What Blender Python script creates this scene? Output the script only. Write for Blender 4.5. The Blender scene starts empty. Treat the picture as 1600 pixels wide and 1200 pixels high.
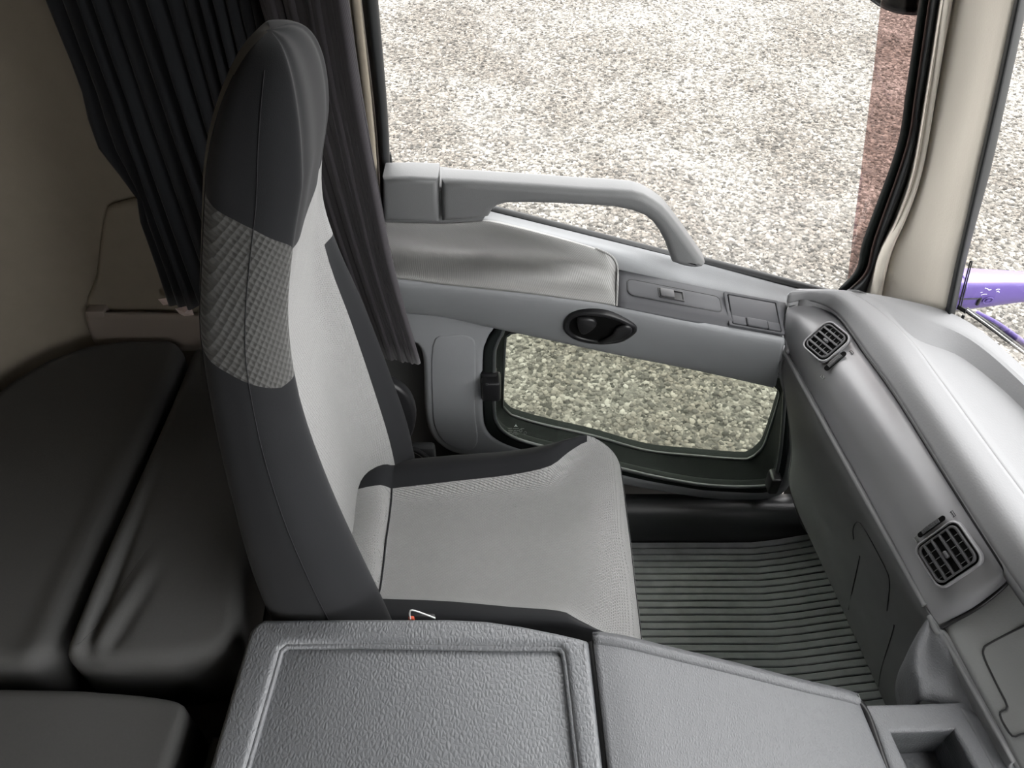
import bpy, bmesh, math, random
from mathutils import Vector, Matrix
from mathutils.bvhtree import BVHTree
random.seed(7)
S = bpy.context.scene
C = S.collection

# ------------------------------------------------------------------ camera, sky, exposure
CAM = Vector((0.0, 0.0, 1.70)); PITCH = math.radians(45.0); FPX = 1250.0
cd = bpy.data.cameras.new('camera'); cam = bpy.data.objects.new('camera', cd); C.objects.link(cam)
cam.location = CAM; cam.rotation_euler = (math.pi/2 - PITCH, 0, 0)
cd.sensor_width = 36.0; cd.lens = FPX/1600*36.0; cd.clip_start = 0.01; cd.clip_end = 400
S.camera = cam
w = bpy.data.worlds.new('overcast_sky'); S.world = w; w.use_nodes = True
bg = w.node_tree.nodes['Background']
bg.inputs[0].default_value = (1.0, 0.985, 0.985, 1); bg.inputs[1].default_value = 3.4
S.view_settings.view_transform = 'Standard'; S.view_settings.look = 'None'
S.view_settings.gamma = 1; S.view_settings.use_curve_mapping = False
S.view_settings.exposure = 1.35

# ------------------------------------------------------------------ helpers
FWD = Vector((0, math.cos(PITCH), -math.sin(PITCH))); UPV = Vector((0, math.sin(PITCH), math.cos(PITCH)))
def ray(px, py):
    return FWD*FPX + Vector((1, 0, 0))*(px-800) + UPV*(600-py)
def PY(px, py, Y): r = ray(px, py); return CAM + r*((Y-CAM.y)/r.y)
def PZ(px, py, Z): r = ray(px, py); return CAM + r*((Z-CAM.z)/r.z)
def PX(px, py, X): r = ray(px, py); return CAM + r*((X-CAM.x)/r.x)
def V(*a): return Vector(a)

def cr(p0, p1, p2, p3, t):
    return 0.5*((2*p1) + (p2-p0)*t + (2*p0-5*p1+4*p2-p3)*t*t + (3*p1-p0-3*p2+p3)*t*t*t)
def spl(pts, n, closed=False):
    """Catmull-Rom with n samples per span"""
    m = len(pts); out = []
    if closed:
        for i in range(m):
            for k in range(n):
                out.append(cr(pts[i-1], pts[i], pts[(i+1) % m], pts[(i+2) % m], k/n))
        return out
    for i in range(m-1):
        a = pts[i-1] if i > 0 else 2*pts[0]-pts[1]
        d = pts[i+2] if i+2 < m else 2*pts[-1]-pts[-2]
        for k in range(n): out.append(cr(a, pts[i], pts[i+1], d, k/n))
    out.append(pts[-1].copy()); return out
def key(tab, z):
    """smooth interpolation of rows (z, a, b, ...)"""
    if z <= tab[0][0]: return tab[0][1:]
    if z >= tab[-1][0]: return tab[-1][1:]
    for i in range(len(tab)-1):
        if tab[i][0] <= z <= tab[i+1][0]:
            t = (z-tab[i][0])/(tab[i+1][0]-tab[i][0]); o = []
            for c in range(1, len(tab[0])):
                p1, p2 = tab[i][c], tab[i+1][c]
                h = tab[i+1][0]-tab[i][0]
                m1 = (p2-tab[i-1][c])/(tab[i+1][0]-tab[i-1][0])*h if i > 0 else p2-p1
                m2 = (tab[i+2][c]-p1)/(tab[i+2][0]-tab[i][0])*h if i+2 < len(tab) else p2-p1
                o.append((2*t**3-3*t*t+1)*p1+(t**3-2*t*t+t)*m1+(3*t*t-2*t**3)*p2+(t**3-t*t)*m2)
            return o

def link(name, me, mat, parent=None, smooth=True):
    o = bpy.data.objects.new(name, me); C.objects.link(o)
    if mat is not None:
        me.materials.clear(); me.materials.append(mat)
    if smooth:
        for p in me.polygons: p.use_smooth = True
    if parent is not None:
        o.parent = parent
        wl = parent.location.copy(); q = parent.parent
        while q is not None: wl += q.location; q = q.parent
        o.location = -wl
    return o
def sharp(o, deg=35):
    o.data.set_sharp_from_angle(angle=math.radians(deg)); return o
def thing(name, loc, label, cat, group=None, kind=None):
    e = bpy.data.objects.new(name, None); C.objects.link(e); e.location = loc; e.empty_display_size = 0.05
    tag(e, label, cat, group, kind); return e
def tag(o, label=None, cat=None, group=None, kind=None):
    if label: o['label'] = label
    if cat: o['category'] = cat
    if group: o['group'] = group
    if kind: o['kind'] = kind
    return o
def meshobj(name, vs, fs, mat, parent=None, smooth=True):
    me = bpy.data.meshes.new(name); me.from_pydata([tuple(v) for v in vs], [], fs); me.update()
    return link(name, me, mat, parent, smooth)
def orient(vs, fs, ref):
    """flip faces so that they face the point ref on average"""
    s = 0
    for f in fs:
        a, b, c = vs[f[0]], vs[f[1]], vs[f[2]]
        s += (b-a).cross(c-a).dot(ref-a)
    return [tuple(reversed(f)) for f in fs] if s < 0 else fs
def grid(rows):
    nu = len(rows[0]); vs = [p for r in rows for p in r]; fs = []
    for j in range(len(rows)-1):
        for i in range(nu-1):
            a = j*nu+i; fs.append((a, a+1, a+nu+1, a+nu))
    return vs, fs
def patch(name, rows, mat, parent=None, n=6, m=4, thick=0.004, rowspline=True, face=None):
    """surface through rows of 3D control points; thickness goes away from `face` (default the cab middle)"""
    rows = [spl(r, n) if n > 1 else r for r in rows]
    if rowspline and m > 1:
        cols = [spl([r[i] for r in rows], m) for i in range(len(rows[0]))]
        rows = [[c[j] for c in cols] for j in range(len(cols[0]))]
    elif m > 1:
        nr = []
        for j in range(len(rows)-1):
            for k in range(m): nr.append([rows[j][i].lerp(rows[j+1][i], k/m) for i in range(len(rows[0]))])
        nr.append(rows[-1]); rows = nr
    vs, fs = grid(rows); fs = orient(vs, fs, face or CAM)
    o = meshobj(name, vs, fs, mat, parent)
    if thick:
        md = o.modifiers.new('thickness', 'SOLIDIFY'); md.thickness = thick; md.offset = -1
    return o
def curve_mesh(splines, dims='2D', extrude=0.0, bevel=0.0, res=3, fill='BOTH', offset=0.0):
    cu = bpy.data.curves.new('tmp', 'CURVE'); cu.dimensions = dims
    if dims == '2D': cu.fill_mode = fill
    cu.extrude = extrude; cu.bevel_depth = bevel; cu.bevel_resolution = res; cu.offset = offset
    for pts, cyc in splines:
        sp = cu.splines.new('POLY'); sp.points.add(len(pts)-1)
        for i, p in enumerate(pts):
            sp.points[i].co = (p[0], p[1], p[2] if len(p) > 2 else 0, 1)
        sp.use_cyclic_u = cyc
    if dims == '3D': cu.use_fill_caps = True
    o = bpy.data.objects.new('tmp', cu); C.objects.link(o)
    dg = bpy.context.evaluated_depsgraph_get(); dg.update()
    me = bpy.data.meshes.new_from_object(o.evaluated_get(dg))
    bpy.data.objects.remove(o); bpy.data.curves.remove(cu); return me
def plate(name, loops, y0, y1, mat, parent=None, bevel=0.004, res=3, smoothn=0, tilt=None):
    """loops: lists of (X, Z); solid between y0 (towards the cab) and y1, rounded rims"""
    sp = []
    for l in loops:
        pts = [V(a[0], a[1], 0) for a in l]
        if smoothn: pts = spl(pts, smoothn, True)
        sp.append((pts, True))
    h = abs(y1-y0)/2; bevel = min(bevel, h*0.98)
    me = curve_mesh(sp, '2D', max(h-bevel, 1e-5), bevel, res, offset=-bevel)
    ym = (y0+y1)/2
    for v in me.vertices:
        x, z, d = v.co; v.co = (x, ym-d, z)
        if tilt: v.co.y += tilt(x, z)
    clean(me)
    return sharp(link(name, me, mat, parent), 40)
def slab(name, loops, z0, z1, mat, parent=None, bevel=0.01, res=3, smoothn=0, warp=None):
    """loops: lists of (X, Y); solid between z0 and z1"""
    sp = []
    for l in loops:
        pts = [V(a[0], a[1], 0) for a in l]
        if smoothn: pts = spl(pts, smoothn, True)
        sp.append((pts, True))
    h = (z1-z0)/2; bevel = min(bevel, h*0.98)
    me = curve_mesh(sp, '2D', max(h-bevel, 1e-5), bevel, res, offset=-bevel)
    for v in me.vertices:
        v.co.z += (z0+z1)/2
        if warp: v.co = warp(v.co.copy())
    clean(me)
    return sharp(link(name, me, mat, parent), 40)
def clean(me):
    bm = bmesh.new(); bm.from_mesh(me)
    bmesh.ops.remove_doubles(bm, verts=bm.verts, dist=1e-6)
    bmesh.ops.recalc_face_normals(bm, faces=bm.faces)
    bm.to_mesh(me); bm.free()
def tube(name, pts, r, mat, parent=None, sm=4, closed=False, res=3):
    if sm: pts = spl(pts, sm, closed)
    me = curve_mesh([(pts, closed)], '3D', 0, r, res)
    return link(name, me, mat, parent)
def box(name, lo, hi, mat, parent=None, bevel=0.0, seg=2, rot=None):
    bm = bmesh.new(); bmesh.ops.create_cube(bm, size=1)
    lo, hi = Vector(lo), Vector(hi)
    for v in bm.verts:
        v.co = Vector([lo[i]+(v.co[i]+.5)*(hi[i]-lo[i]) for i in range(3)])
    if bevel: bmesh.ops.bevel(bm, geom=list(bm.edges), offset=bevel, segments=seg, affect='EDGES', profile=.5)
    if rot is not None:
        c = (lo+hi)/2
        for v in bm.verts: v.co = rot @ (v.co-c) + c
    me = bpy.data.meshes.new(name); bm.to_mesh(me); bm.free()
    return sharp(link(name, me, mat, parent), 40)
def fbox(name, O, a, b, n, ra, rb, rn, mat, parent=None, bevel=0.0, seg=2):
    """box in a local frame: ranges ra, rb, rn along the unit axes a, b, n from O"""
    bm = bmesh.new(); bmesh.ops.create_cube(bm, size=1)
    for v in bm.verts:
        v.co = Vector((ra[0]+(v.co.x+.5)*(ra[1]-ra[0]), rb[0]+(v.co.y+.5)*(rb[1]-rb[0]), rn[0]+(v.co.z+.5)*(rn[1]-rn[0])))
    if bevel: bmesh.ops.bevel(bm, geom=list(bm.edges), offset=bevel, segments=seg, affect='EDGES', profile=.5)
    for v in bm.verts: v.co = O + a*v.co.x + b*v.co.y + n*v.co.z
    bmesh.ops.recalc_face_normals(bm, faces=bm.faces)
    me = bpy.data.meshes.new(name); bm.to_mesh(me); bm.free()
    return sharp(link(name, me, mat, parent), 40)
def fplate(name, O, a, b, n, loops, n0, n1, mat, parent=None, bevel=0.002, smoothn=0):
    """outline plate (with holes) in a local frame"""
    sp = []
    for l in loops:
        pts = [V(q[0], q[1], 0) for q in l]
        if smoothn: pts = spl(pts, smoothn, True)
        sp.append((pts, True))
    h = abs(n1-n0)/2; bevel = min(bevel, h*.98)
    me = curve_mesh(sp, '2D', max(h-bevel, 1e-5), bevel, 2, offset=-bevel)
    for v in me.vertices:
        x, y, d = v.co; v.co = O + a*x + b*y + n*((n0+n1)/2+d)
    clean(me)
    return sharp(link(name, me, mat, parent), 40)
def rrect(x0, y0, x1, y1, r, k=5):
    out = []
    for cx, cy, a0 in ((x1-r, y1-r, 0), (x0+r, y1-r, 90), (x0+r, y0+r, 180), (x1-r, y0+r, 270)):
        for i in range(k+1):
            t = math.radians(a0+90*i/k); out.append((cx+r*math.cos(t), cy+r*math.sin(t)))
    return out
def bvh(o):
    me = o.data
    return BVHTree.FromPolygons([v.co.copy() for v in me.vertices], [tuple(p.vertices) for p in me.polygons])
def on(tree, px, py, lift=0.0):
    """the point of a built surface that is seen at a pixel"""
    d = ray(px, py).normalized(); h = tree.ray_cast(CAM, d)
    if h[0] is None:
        q = tree.find_nearest(CAM + d*1.5); return q[0], q[1]
    nrm = h[1] if h[1].dot(d) < 0 else -h[1]
    return h[0]+nrm*lift, nrm
def xz(pts, Y): return [(PY(a, b, Y).x, PY(a, b, Y).z) for a, b in pts]
def xy(pts, Z): return [(PZ(a, b, Z).x, PZ(a, b, Z).y) for a, b in pts]

# ------------------------------------------------------------------ materials
def mat(name, col, rough=.6, spec=.5, bump=None, var=0.0, varscale=8, metal=0, coat=0, sheen=0):
    """bump: list of (kind, scale, strength, distance)"""
    m = bpy.data.materials.new(name); m.use_nodes = True; nt = m.node_tree; b = nt.nodes['Principled BSDF']
    b.inputs['Base Color'].default_value = (*col, 1); b.inputs['Roughness'].default_value = rough
    b.inputs['Specular IOR Level'].default_value = spec; b.inputs['Metallic'].default_value = metal
    b.inputs['Coat Weight'].default_value = coat
    b.inputs['Sheen Weight'].default_value = sheen
    tc = nt.nodes.new('ShaderNodeNewGeometry').outputs['Position']
    if var:
        nz = nt.nodes.new('ShaderNodeTexNoise'); nz.inputs['Scale'].default_value = varscale; nz.inputs['Detail'].default_value = 6
        nt.links.new(tc, nz.inputs['Vector'])
        mx = nt.nodes.new('ShaderNodeMix'); mx.data_type = 'RGBA'
        mx.inputs[6].default_value = (*[c*(1-var) for c in col], 1); mx.inputs[7].default_value = (*[min(1, c*(1+var)) for c in col], 1)
        nt.links.new(nz.outputs['Fac'], mx.inputs[0]); nt.links.new(mx.outputs[2], b.inputs['Base Color'])
    prev = None
    for kind, sc, st, dist in (bump or []):
        mp = nt.nodes.new('ShaderNodeMapping'); nt.links.new(tc, mp.inputs['Vector'])
        if kind == 'noise':
            t = nt.nodes.new('ShaderNodeTexNoise'); t.inputs['Scale'].default_value = sc; t.inputs['Detail'].default_value = 3; out = t.outputs['Fac']
        elif kind == 'leather':
            t = nt.nodes.new('ShaderNodeTexVoronoi'); t.inputs['Scale'].default_value = sc; t.feature = 'DISTANCE_TO_EDGE'; out = t.outputs['Distance']
            mp.inputs['Scale'].default_value = (1, .6, 1)
            mp.inputs['Rotation'].default_value = (0, 0, .5)
        elif kind == 'cells':
            t = nt.nodes.new('ShaderNodeTexVoronoi'); t.inputs['Scale'].default_value = sc; t.inputs['Randomness'].default_value = .1; out = t.outputs['Distance']; t.voronoi_dimensions = '2D'
            mp.inputs['Rotation'].default_value = (0, 0, math.radians(-40))
            sp_x = nt.nodes.new('ShaderNodeSeparateXYZ'); cb_x = nt.nodes.new('ShaderNodeCombineXYZ'); nt.links.new(mp.outputs[0], sp_x.inputs[0])
            nt.links.new(sp_x.outputs['X'], cb_x.inputs['X']); nt.links.new(sp_x.outputs['Z'], cb_x.inputs['Y'])
            mp = nt.nodes.new('ShaderNodeMapping'); nt.links.new(cb_x.outputs[0], mp.inputs['Vector']); mp.inputs['Rotation'].default_value = (0, 0, math.radians(45)); mp.inputs['Scale'].default_value = (1.2, 1, 1)
        elif kind == 'weave':
            t = nt.nodes.new('ShaderNodeTexBrick'); t.inputs['Scale'].default_value = sc
            t.inputs['Color1'].default_value = (1, 1, 1, 1); t.inputs['Color2'].default_value = (.75, .75, .75, 1); t.inputs['Mortar'].default_value = (0, 0, 0, 1)
            t.inputs['Mortar Size'].default_value = .02; t.inputs['Mortar Smooth'].default_value = 1
            t.inputs['Brick Width'].default_value = .28; t.inputs['Row Height'].default_value = .16
            mp.inputs['Rotation'].default_value = (0.35, 0.55, .2); out = t.outputs['Color']
        elif kind == 'ribs':
            t = nt.nodes.new('ShaderNodeTexWave'); t.inputs['Scale'].default_value = sc; out = t.outputs['Fac']
            mp.inputs['Rotation'].default_value = (0, math.radians(35), 0)
        elif kind == 'ribsx':
            t = nt.nodes.new('ShaderNodeTexWave'); t.inputs['Scale'].default_value = sc; out = t.outputs['Fac']
        nt.links.new(mp.outputs[0], t.inputs['Vector'])
        bp = nt.nodes.new('ShaderNodeBump'); bp.inputs['Strength'].default_value = st; bp.inputs['Distance'].default_value = dist
        nt.links.new(out, bp.inputs['Height'])
        if prev: nt.links.new(prev.outputs[0], bp.inputs['Normal'])
        prev = bp
    if prev: nt.links.new(prev.outputs[0], b.inputs['Normal'])
    return m
def glassmat(name, tint, refl=.06):
    m = bpy.data.materials.new(name); m.use_nodes = True; nt = m.node_tree
    for nd in list(nt.nodes): nt.nodes.remove(nd)
    out = nt.nodes.new('ShaderNodeOutputMaterial'); tr = nt.nodes.new('ShaderNodeBsdfTransparent'); gl = nt.nodes.new('ShaderNodeBsdfGlossy')
    tr.inputs[0].default_value = (*tint, 1); gl.inputs['Roughness'].default_value = .02
    lw = nt.nodes.new('ShaderNodeLayerWeight'); lw.inputs[0].default_value = .5
    pw_ = nt.nodes.new('ShaderNodeMath'); pw_.operation = 'POWER'; pw_.inputs[1].default_value = 4.0; nt.links.new(lw.outputs['Facing'], pw_.inputs[0])
    fr = nt.nodes.new('ShaderNodeMath'); fr.operation = 'MULTIPLY_ADD'; fr.inputs[1].default_value = .5; fr.inputs[2].default_value = .012; nt.links.new(pw_.outputs[0], fr.inputs[0])
    mx = nt.nodes.new('ShaderNodeMixShader')
    nt.links.new(fr.outputs[0], mx.inputs[0]); nt.links.new(tr.outputs[0], mx.inputs[1]); nt.links.new(gl.outputs[0], mx.inputs[2])
    nt.links.new(mx.outputs[0], out.inputs[0]); return m

GRAIN = [('leather', 420, .35, .0006), ('noise', 900, .2, .0004)]
M = {}
M['door'] = mat('door_grey_plastic', (.165, .171, .178), .6, .3, GRAIN, .05, 20)
M['handle'] = mat('handle_grey_plastic', (.095, .097, .099), .5, .45, [('leather', 300, .3, .0006)])
M['pad'] = mat('ribbed_pad_vinyl', (.155, .155, .15), .42, .5, [('ribs', 130, .5, .0008)])
M['switch'] = mat('dark_switch_plastic', (.045, .046, .050), .6, .18, [('noise', 900, .15, .0003)])
M['black'] = mat('black_plastic', (.010, .010, .011), .35, .3)
M['void'] = mat('dark_cavity', (.004, .004, .004), .95, .05)
M['slat'] = mat('vent_slat_plastic', (.055, .055, .058), .5, .3)
M['matblack'] = mat('matt_black_plastic', (.02, .021, .022), .65, .4)
M['rubber'] = mat('black_rubber', (.012, .013, .014), .55, .22)
M['rim'] = mat('window_rim_rubber', (.007, .009, .0085), .75, .12)
M['bead'] = mat('window_bead_rubber', (.05, .055, .055), .35, .5)
M['dashtop'] = mat('dash_top_grey', (.195, .197, .202), .8, .12, [('leather', 260, .35, .0007)], .03, 15)
M['dashdark'] = mat('dash_panel_charcoal', (.185, .185, .193), .30, .5, [('noise', 1100, .2, .0003)])
M['knee'] = mat('knee_panel_charcoal', (.115, .118, .12), .6, .4, [('noise', 700, .25, .0004)], .1, 25)
M['console'] = mat('console_grey_leathergrain', (.115, .120, .127), .42, .5, [('leather', 190, .9, .0016), ('noise', 420, .3, .0008)])
M['consolef'] = mat('console_front_grey', (.092, .095, .101), .5, .45, [('leather', 300, .7, .0012)])
M['seatlight'] = mat('seat_light_weave', (.262, .262, .26), .9, .2, [('weave', 55, 1.0, .0032)], .05, 60, sheen=.1)
M['seatdark'] = mat('seat_charcoal_velour', (.0115, .012, .0135), .92, .2, [('noise', 900, .3, .0005)], .1, 20, sheen=.05)
M['seatdimple'] = mat('seat_dimpled_grey', (.068, .068, .066), .92, .2, [('cells', 140, 1.0, .0035)], .05, 40, sheen=.1)
M['shell'] = mat('seat_back_shell', (.12, .115, .105), .7, .3)
M['thread'] = mat('seat_thread', (.022, .022, .024), .9, .1)
M['mattress'] = mat('mattress_black_fabric', (.074, .074, .073), .85, .25, [('noise', 700, .35, .0006), ('noise', 6, .15, .02)], .08, 300)
M['curtain'] = mat('curtain_navy_black', (.006, .007, .009), .85, .25, [('noise', 900, .3, .0004)], sheen=.15)
M['curtainr'] = mat('curtain_charcoal_weave', (.036, .033, .037), .9, .2, [('ribsx', 320, .4, .0006)], sheen=.15)
M['beige'] = mat('beige_headliner', (.20, .177, .142), .95, .1, [('noise', 500, .3, .0006)], .08, 30)
M['cream'] = mat('cream_pillar_vinyl', (.52, .485, .425), .6, .35, [('leather', 240, .3, .0006)], .03, 8)
M['rail'] = mat('cream_rail_plastic', (.20, .17, .148), .55, .4)
M['mat'] = mat('floor_mat_rubber', (.17, .178, .178), .5, .5, [('noise', 160, .3, .0008)], .35, 30)
M['floor'] = mat('floor_dark_vinyl', (.022, .023, .024), .6, .4, [('noise', 200, .3, .001)])
M['sill'] = mat('sill_dark_plastic', (.03, .032, .033), .38, .5, [('noise', 500, .2, .0004)])
M['purple'] = mat('purple_metallic_paint', (.10, .068, .25), .45, .35, None, .06, 40, coat=.05)
M['chrome'] = mat('bright_metal', (.6, .6, .6), .25, .5, metal=1)
M['white'] = mat('white_print', (.75, .77, .76), .6, .3)
M['grey_print'] = mat('grey_print', (.2, .21, .2), .6, .3)
M['red'] = mat('orange_red_plastic', (.6, .09, .04), .5, .4)
M['paper'] = mat('paper_scrap', (.55, .45, .42), .8, .2)
M['glass'] = glassmat('window_glass', (.965, .97, .965))
M['glass_low'] = glassmat('green_tinted_glass', (.70, .725, .675))
M['visor'] = glassmat('smoked_visor_acrylic', (.70, .60, .585))
M['mirror'] = mat('mirror_glass', (.8, .8, .8), .03, .5, metal=1)
M['wiper'] = mat('wiper_black', (.015, .015, .016), .35, .5)

# gravel
def gravelmat(name, stones):
    m = bpy.data.materials.new(name); m.use_nodes = True; nt = m.node_tree; b = nt.nodes['Principled BSDF']
    L = nt.links.new; N = nt.nodes.new
    b.inputs['Roughness'].default_value = .85; b.inputs['Specular IOR Level'].default_value = .3
    geo = N('ShaderNodeNewGeometry').outputs['Position']
    big = N('ShaderNodeTexNoise'); big.inputs['Scale'].default_value = .75; big.inputs['Detail'].default_value = 8; big.inputs['Roughness'].default_value = .62
    L(geo, big.inputs['Vector'])
    rp = N('ShaderNodeValToRGB'); rp.color_ramp.elements[0].position = .42; rp.color_ramp.elements[1].position = .62
    L(big.outputs['Fac'], rp.inputs[0])
    def rampc(cols):
        r = N('ShaderNodeValToRGB'); e = r.color_ramp.elements
        while len(e) < len(cols): e.new(.5)
        for i, (p, c) in enumerate(cols): e[i].position = p; e[i].color = (*c, 1)
        return r
    lo = rampc([(0, (0.0220, 0.0202, 0.0176)), (.35, (0.0748, 0.0695, 0.0616)), (.7, (0.1056, 0.0942, 0.0810)), (1, (0.1936, 0.1760, 0.1540))])
    hi = rampc([(0, (0.0396, 0.0370, 0.0326)), (.4, (0.1232, 0.1162, 0.1038)), (.75, (0.1848, 0.1760, 0.1602)), (1, (0.3168, 0.3080, 0.2904))])
    if stones:
        rnd = N('ShaderNodeObjectInfo').outputs['Random']
    else:
        vo = N('ShaderNodeTexVoronoi'); vo.inputs['Scale'].default_value = 46; L(geo, vo.inputs['Vector'])
        sp = N('ShaderNodeSeparateColor'); L(vo.outputs['Color'], sp.inputs[0]); rnd = sp.outputs[0]
        ve = N('ShaderNodeTexVoronoi'); ve.feature = 'DISTANCE_TO_EDGE'; ve.inputs['Scale'].default_value = 46; L(geo, ve.inputs['Vector'])
        fine = N('ShaderNodeTexNoise'); fine.inputs['Scale'].default_value = 160; fine.inputs['Detail'].default_value = 4; L(geo, fine.inputs['Vector'])
        bp = N('ShaderNodeBump'); bp.inputs['Strength'].default_value = .9; bp.inputs['Distance'].default_value = .012
        L(ve.outputs['Distance'], bp.inputs['Height'])
        bp2 = N('ShaderNodeBump'); bp2.inputs['Strength'].default_value = .5; bp2.inputs['Distance'].default_value = .006
        L(fine.outputs['Fac'], bp2.inputs['Height']); L(bp.outputs[0], bp2.inputs['Normal']); L(bp2.outputs[0], b.inputs['Normal'])
    L(rnd, lo.inputs[0]); L(rnd, hi.inputs[0])
    mx = N('ShaderNodeMix'); mx.data_type = 'RGBA'; L(rp.outputs[0], mx.inputs[0]); L(lo.outputs[0], mx.inputs[6]); L(hi.outputs[0], mx.inputs[7])
    L(mx.outputs[2], b.inputs['Base Color']); return m
M['ground'] = gravelmat('gravel_ground', False)
M['stone'] = gravelmat('gravel_stones', True)

# ------------------------------------------------------------------ outside: gravel yard
ZG = -1.45
gv = []
NG = 2
o = meshobj('ground', [V(-40, -40, ZG), V(40, -40, ZG), V(40, 60, ZG), V(-40, 60, ZG)], [(0, 1, 2, 3)], M['ground'], smooth=False)
tag(o, 'grey gravel yard outside the truck cab', None, None, 'structure')
# loose stones: one stuff object
bm = bmesh.new(); bmesh.ops.create_icosphere(bm, subdivisions=1, radius=1)
for v in bm.verts:
    v.co *= 1+random.uniform(-.22, .22); v.co.z *= .62; v.co.x *= 1.2
pm = bpy.data.meshes.new('pebble'); bm.to_mesh(pm); bm.free(); pm.materials.append(M['stone'])
for p in pm.polygons: p.use_smooth = True
vs, fs = [], []
def quad(x0, y0, x1, y1):
    k = len(vs); vs.extend([V(x0, y0, ZG), V(x1, y0, ZG), V(x1, y1, ZG), V(x0, y1, ZG)]); fs.append((k, k+1, k+2, k+3))
quad(-1.6, 1.7, 7.5, 10.5)
st = meshobj('loose_gravel', vs, fs, M['stone'])
tag(st, 'loose pale gravel stones strewn over the yard', 'gravel', None, 'stuff')
ng = bpy.data.node_groups.new('scatter_stones', 'GeometryNodeTree')
ng.interface.new_socket('Geometry', in_out='INPUT', socket_type='NodeSocketGeometry')
ng.interface.new_socket('Geometry', in_out='OUTPUT', socket_type='NodeSocketGeometry')
gi = ng.nodes.new('NodeGroupInput'); go = ng.nodes.new('NodeGroupOutput')
dp = ng.nodes.new('GeometryNodeDistributePointsOnFaces'); dp.inputs['Density'].default_value = 1700
ip = ng.nodes.new('GeometryNodeInstanceOnPoints')
hold = bpy.data.objects.new('gravel_stone', pm)
oi = ng.nodes.new('GeometryNodeObjectInfo'); oi.inputs['Object'].default_value = hold; oi.inputs['As Instance'].default_value = True
rs = ng.nodes.new('FunctionNodeRandomValue'); rs.data_type = 'FLOAT'; rs.inputs[2].default_value = 0.0; rs.inputs[3].default_value = 1.0
pw = ng.nodes.new('ShaderNodeMath'); pw.operation = 'POWER'; pw.inputs[1].default_value = 3.0
ma = ng.nodes.new('ShaderNodeMath'); ma.operation = 'MULTIPLY_ADD'; ma.inputs[1].default_value = .016; ma.inputs[2].default_value = .0065
rr = ng.nodes.new('FunctionNodeRandomValue'); rr.data_type = 'FLOAT_VECTOR'; rr.inputs[1].default_value = (.5, .5, 6.28)
ng.links.new(gi.outputs[0], dp.inputs[0]); ng.links.new(dp.outputs[0], ip.inputs['Points']); ng.links.new(oi.outputs['Geometry'], ip.inputs['Instance'])
ng.links.new(rs.outputs[1], pw.inputs[0]); ng.links.new(pw.outputs[0], ma.inputs[0]); ng.links.new(ma.outputs[0], ip.inputs['Scale']); ng.links.new(rr.outputs[0], ip.inputs['Rotation'])
ng.links.new(ip.outputs[0], go.inputs[0])
md = st.modifiers.new('scatter', 'NODES'); md.node_group = ng

# ------------------------------------------------------------------ cab shell
ZC = 2.02
box('floor', (-.34, -1.22, -.06), (.98, 1.20, -.012), M['floor'])['kind'] = 'structure'
# rear and passenger-side sleeper walls, one rounded corner
plan = spl([V(-.30, 1.285, 0), V(-.60, 1.285, 0), V(-.80, 1.283, 0), V(-.93, 1.245, 0), V(-1.02, 1.15, 0), V(-1.055, 1.0, 0), V(-1.06, .6, 0)], 6)
cut = 30
def wallmesh(name, pl):
    rows = []
    for z in (-.05, .3, .55, .64, .8, 1.0, 1.3, 1.6, 1.85, ZC):
        rows.append([V(p.x, p.y, z) for p in pl])
    vs, fs = grid(rows); fs = orient(vs, fs, V(-.5, 0, 1))
    o = meshobj(name, vs, fs, M['beige']); md = o.modifiers.new('t', 'SOLIDIFY'); md.thickness = .03; md.offset = -1; o['kind'] = 'structure'; return o
wallmesh('wall_left', plan[:cut+1]); wallmesh('wall_rear', plan[cut:] + [V(-1.06, y, 0) for y in (.2, -.4, -1.24)])
# raised moulding of the sleeper wall behind the curtain
o = plate('trim_1', [xz([(168, 330), (190, 312), (260, 300), (330, 300), (330, 480), (150, 482), (155, 420)], 1.285)], 1.264, 1.29, M['beige'], None, .0125, 8, 4); o['kind'] = 'structure'
box('ceiling', (-1.1, -1.3, ZC), (.95, 1.33, ZC+.04), M['beige'])['kind'] = 'structure'
# driver side: solid below the belt line and behind the door, glazed above; unseen opening shrunk to cut light from this side
box('wall_right', (-1.1, -1.28, -.06), (-.30, -1.24, ZC), M['beige'])['kind'] = 'structure'
def frame_wall(name, x0, x1, y0, y1, z0, z1, hx0, hx1, hz0, hz1, mt):
    o = plate(name, [[(x0, z0), (x1, z0), (x1, z1), (x0, z1)], [(hx0, hz0), (hx1, hz0), (hx1, hz1), (hx0, hz1)]], y0, y1, mt, None, .004)
    o['kind'] = 'structure'; return o
frame_wall('door_2', -.30, .95, -1.28, -1.24, -.06, ZC, .02, .66, .92, 1.52, M['door'])
o = box('window_3', (.0, -1.265, .90), (.68, -1.26, 1.54), M['glass']); o['kind'] = 'structure'
# front: panel below the windscreen, header above
o = box('wall_front', (.93, -1.28, -.06), (.97, 1.26, .55), M['matblack']); o['kind'] = 'structure'
o = box('trim_3', (.55, -1.28, 1.62), (.74, 1.25, ZC), M['beige'], bevel=.02); o['kind'] = 'structure'
# header above the passenger door
o = box('trim_4', (-.34, 1.22, 1.66), (.72, 1.30, ZC), M['beige'], bevel=.015); o['kind'] = 'structure'

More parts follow.
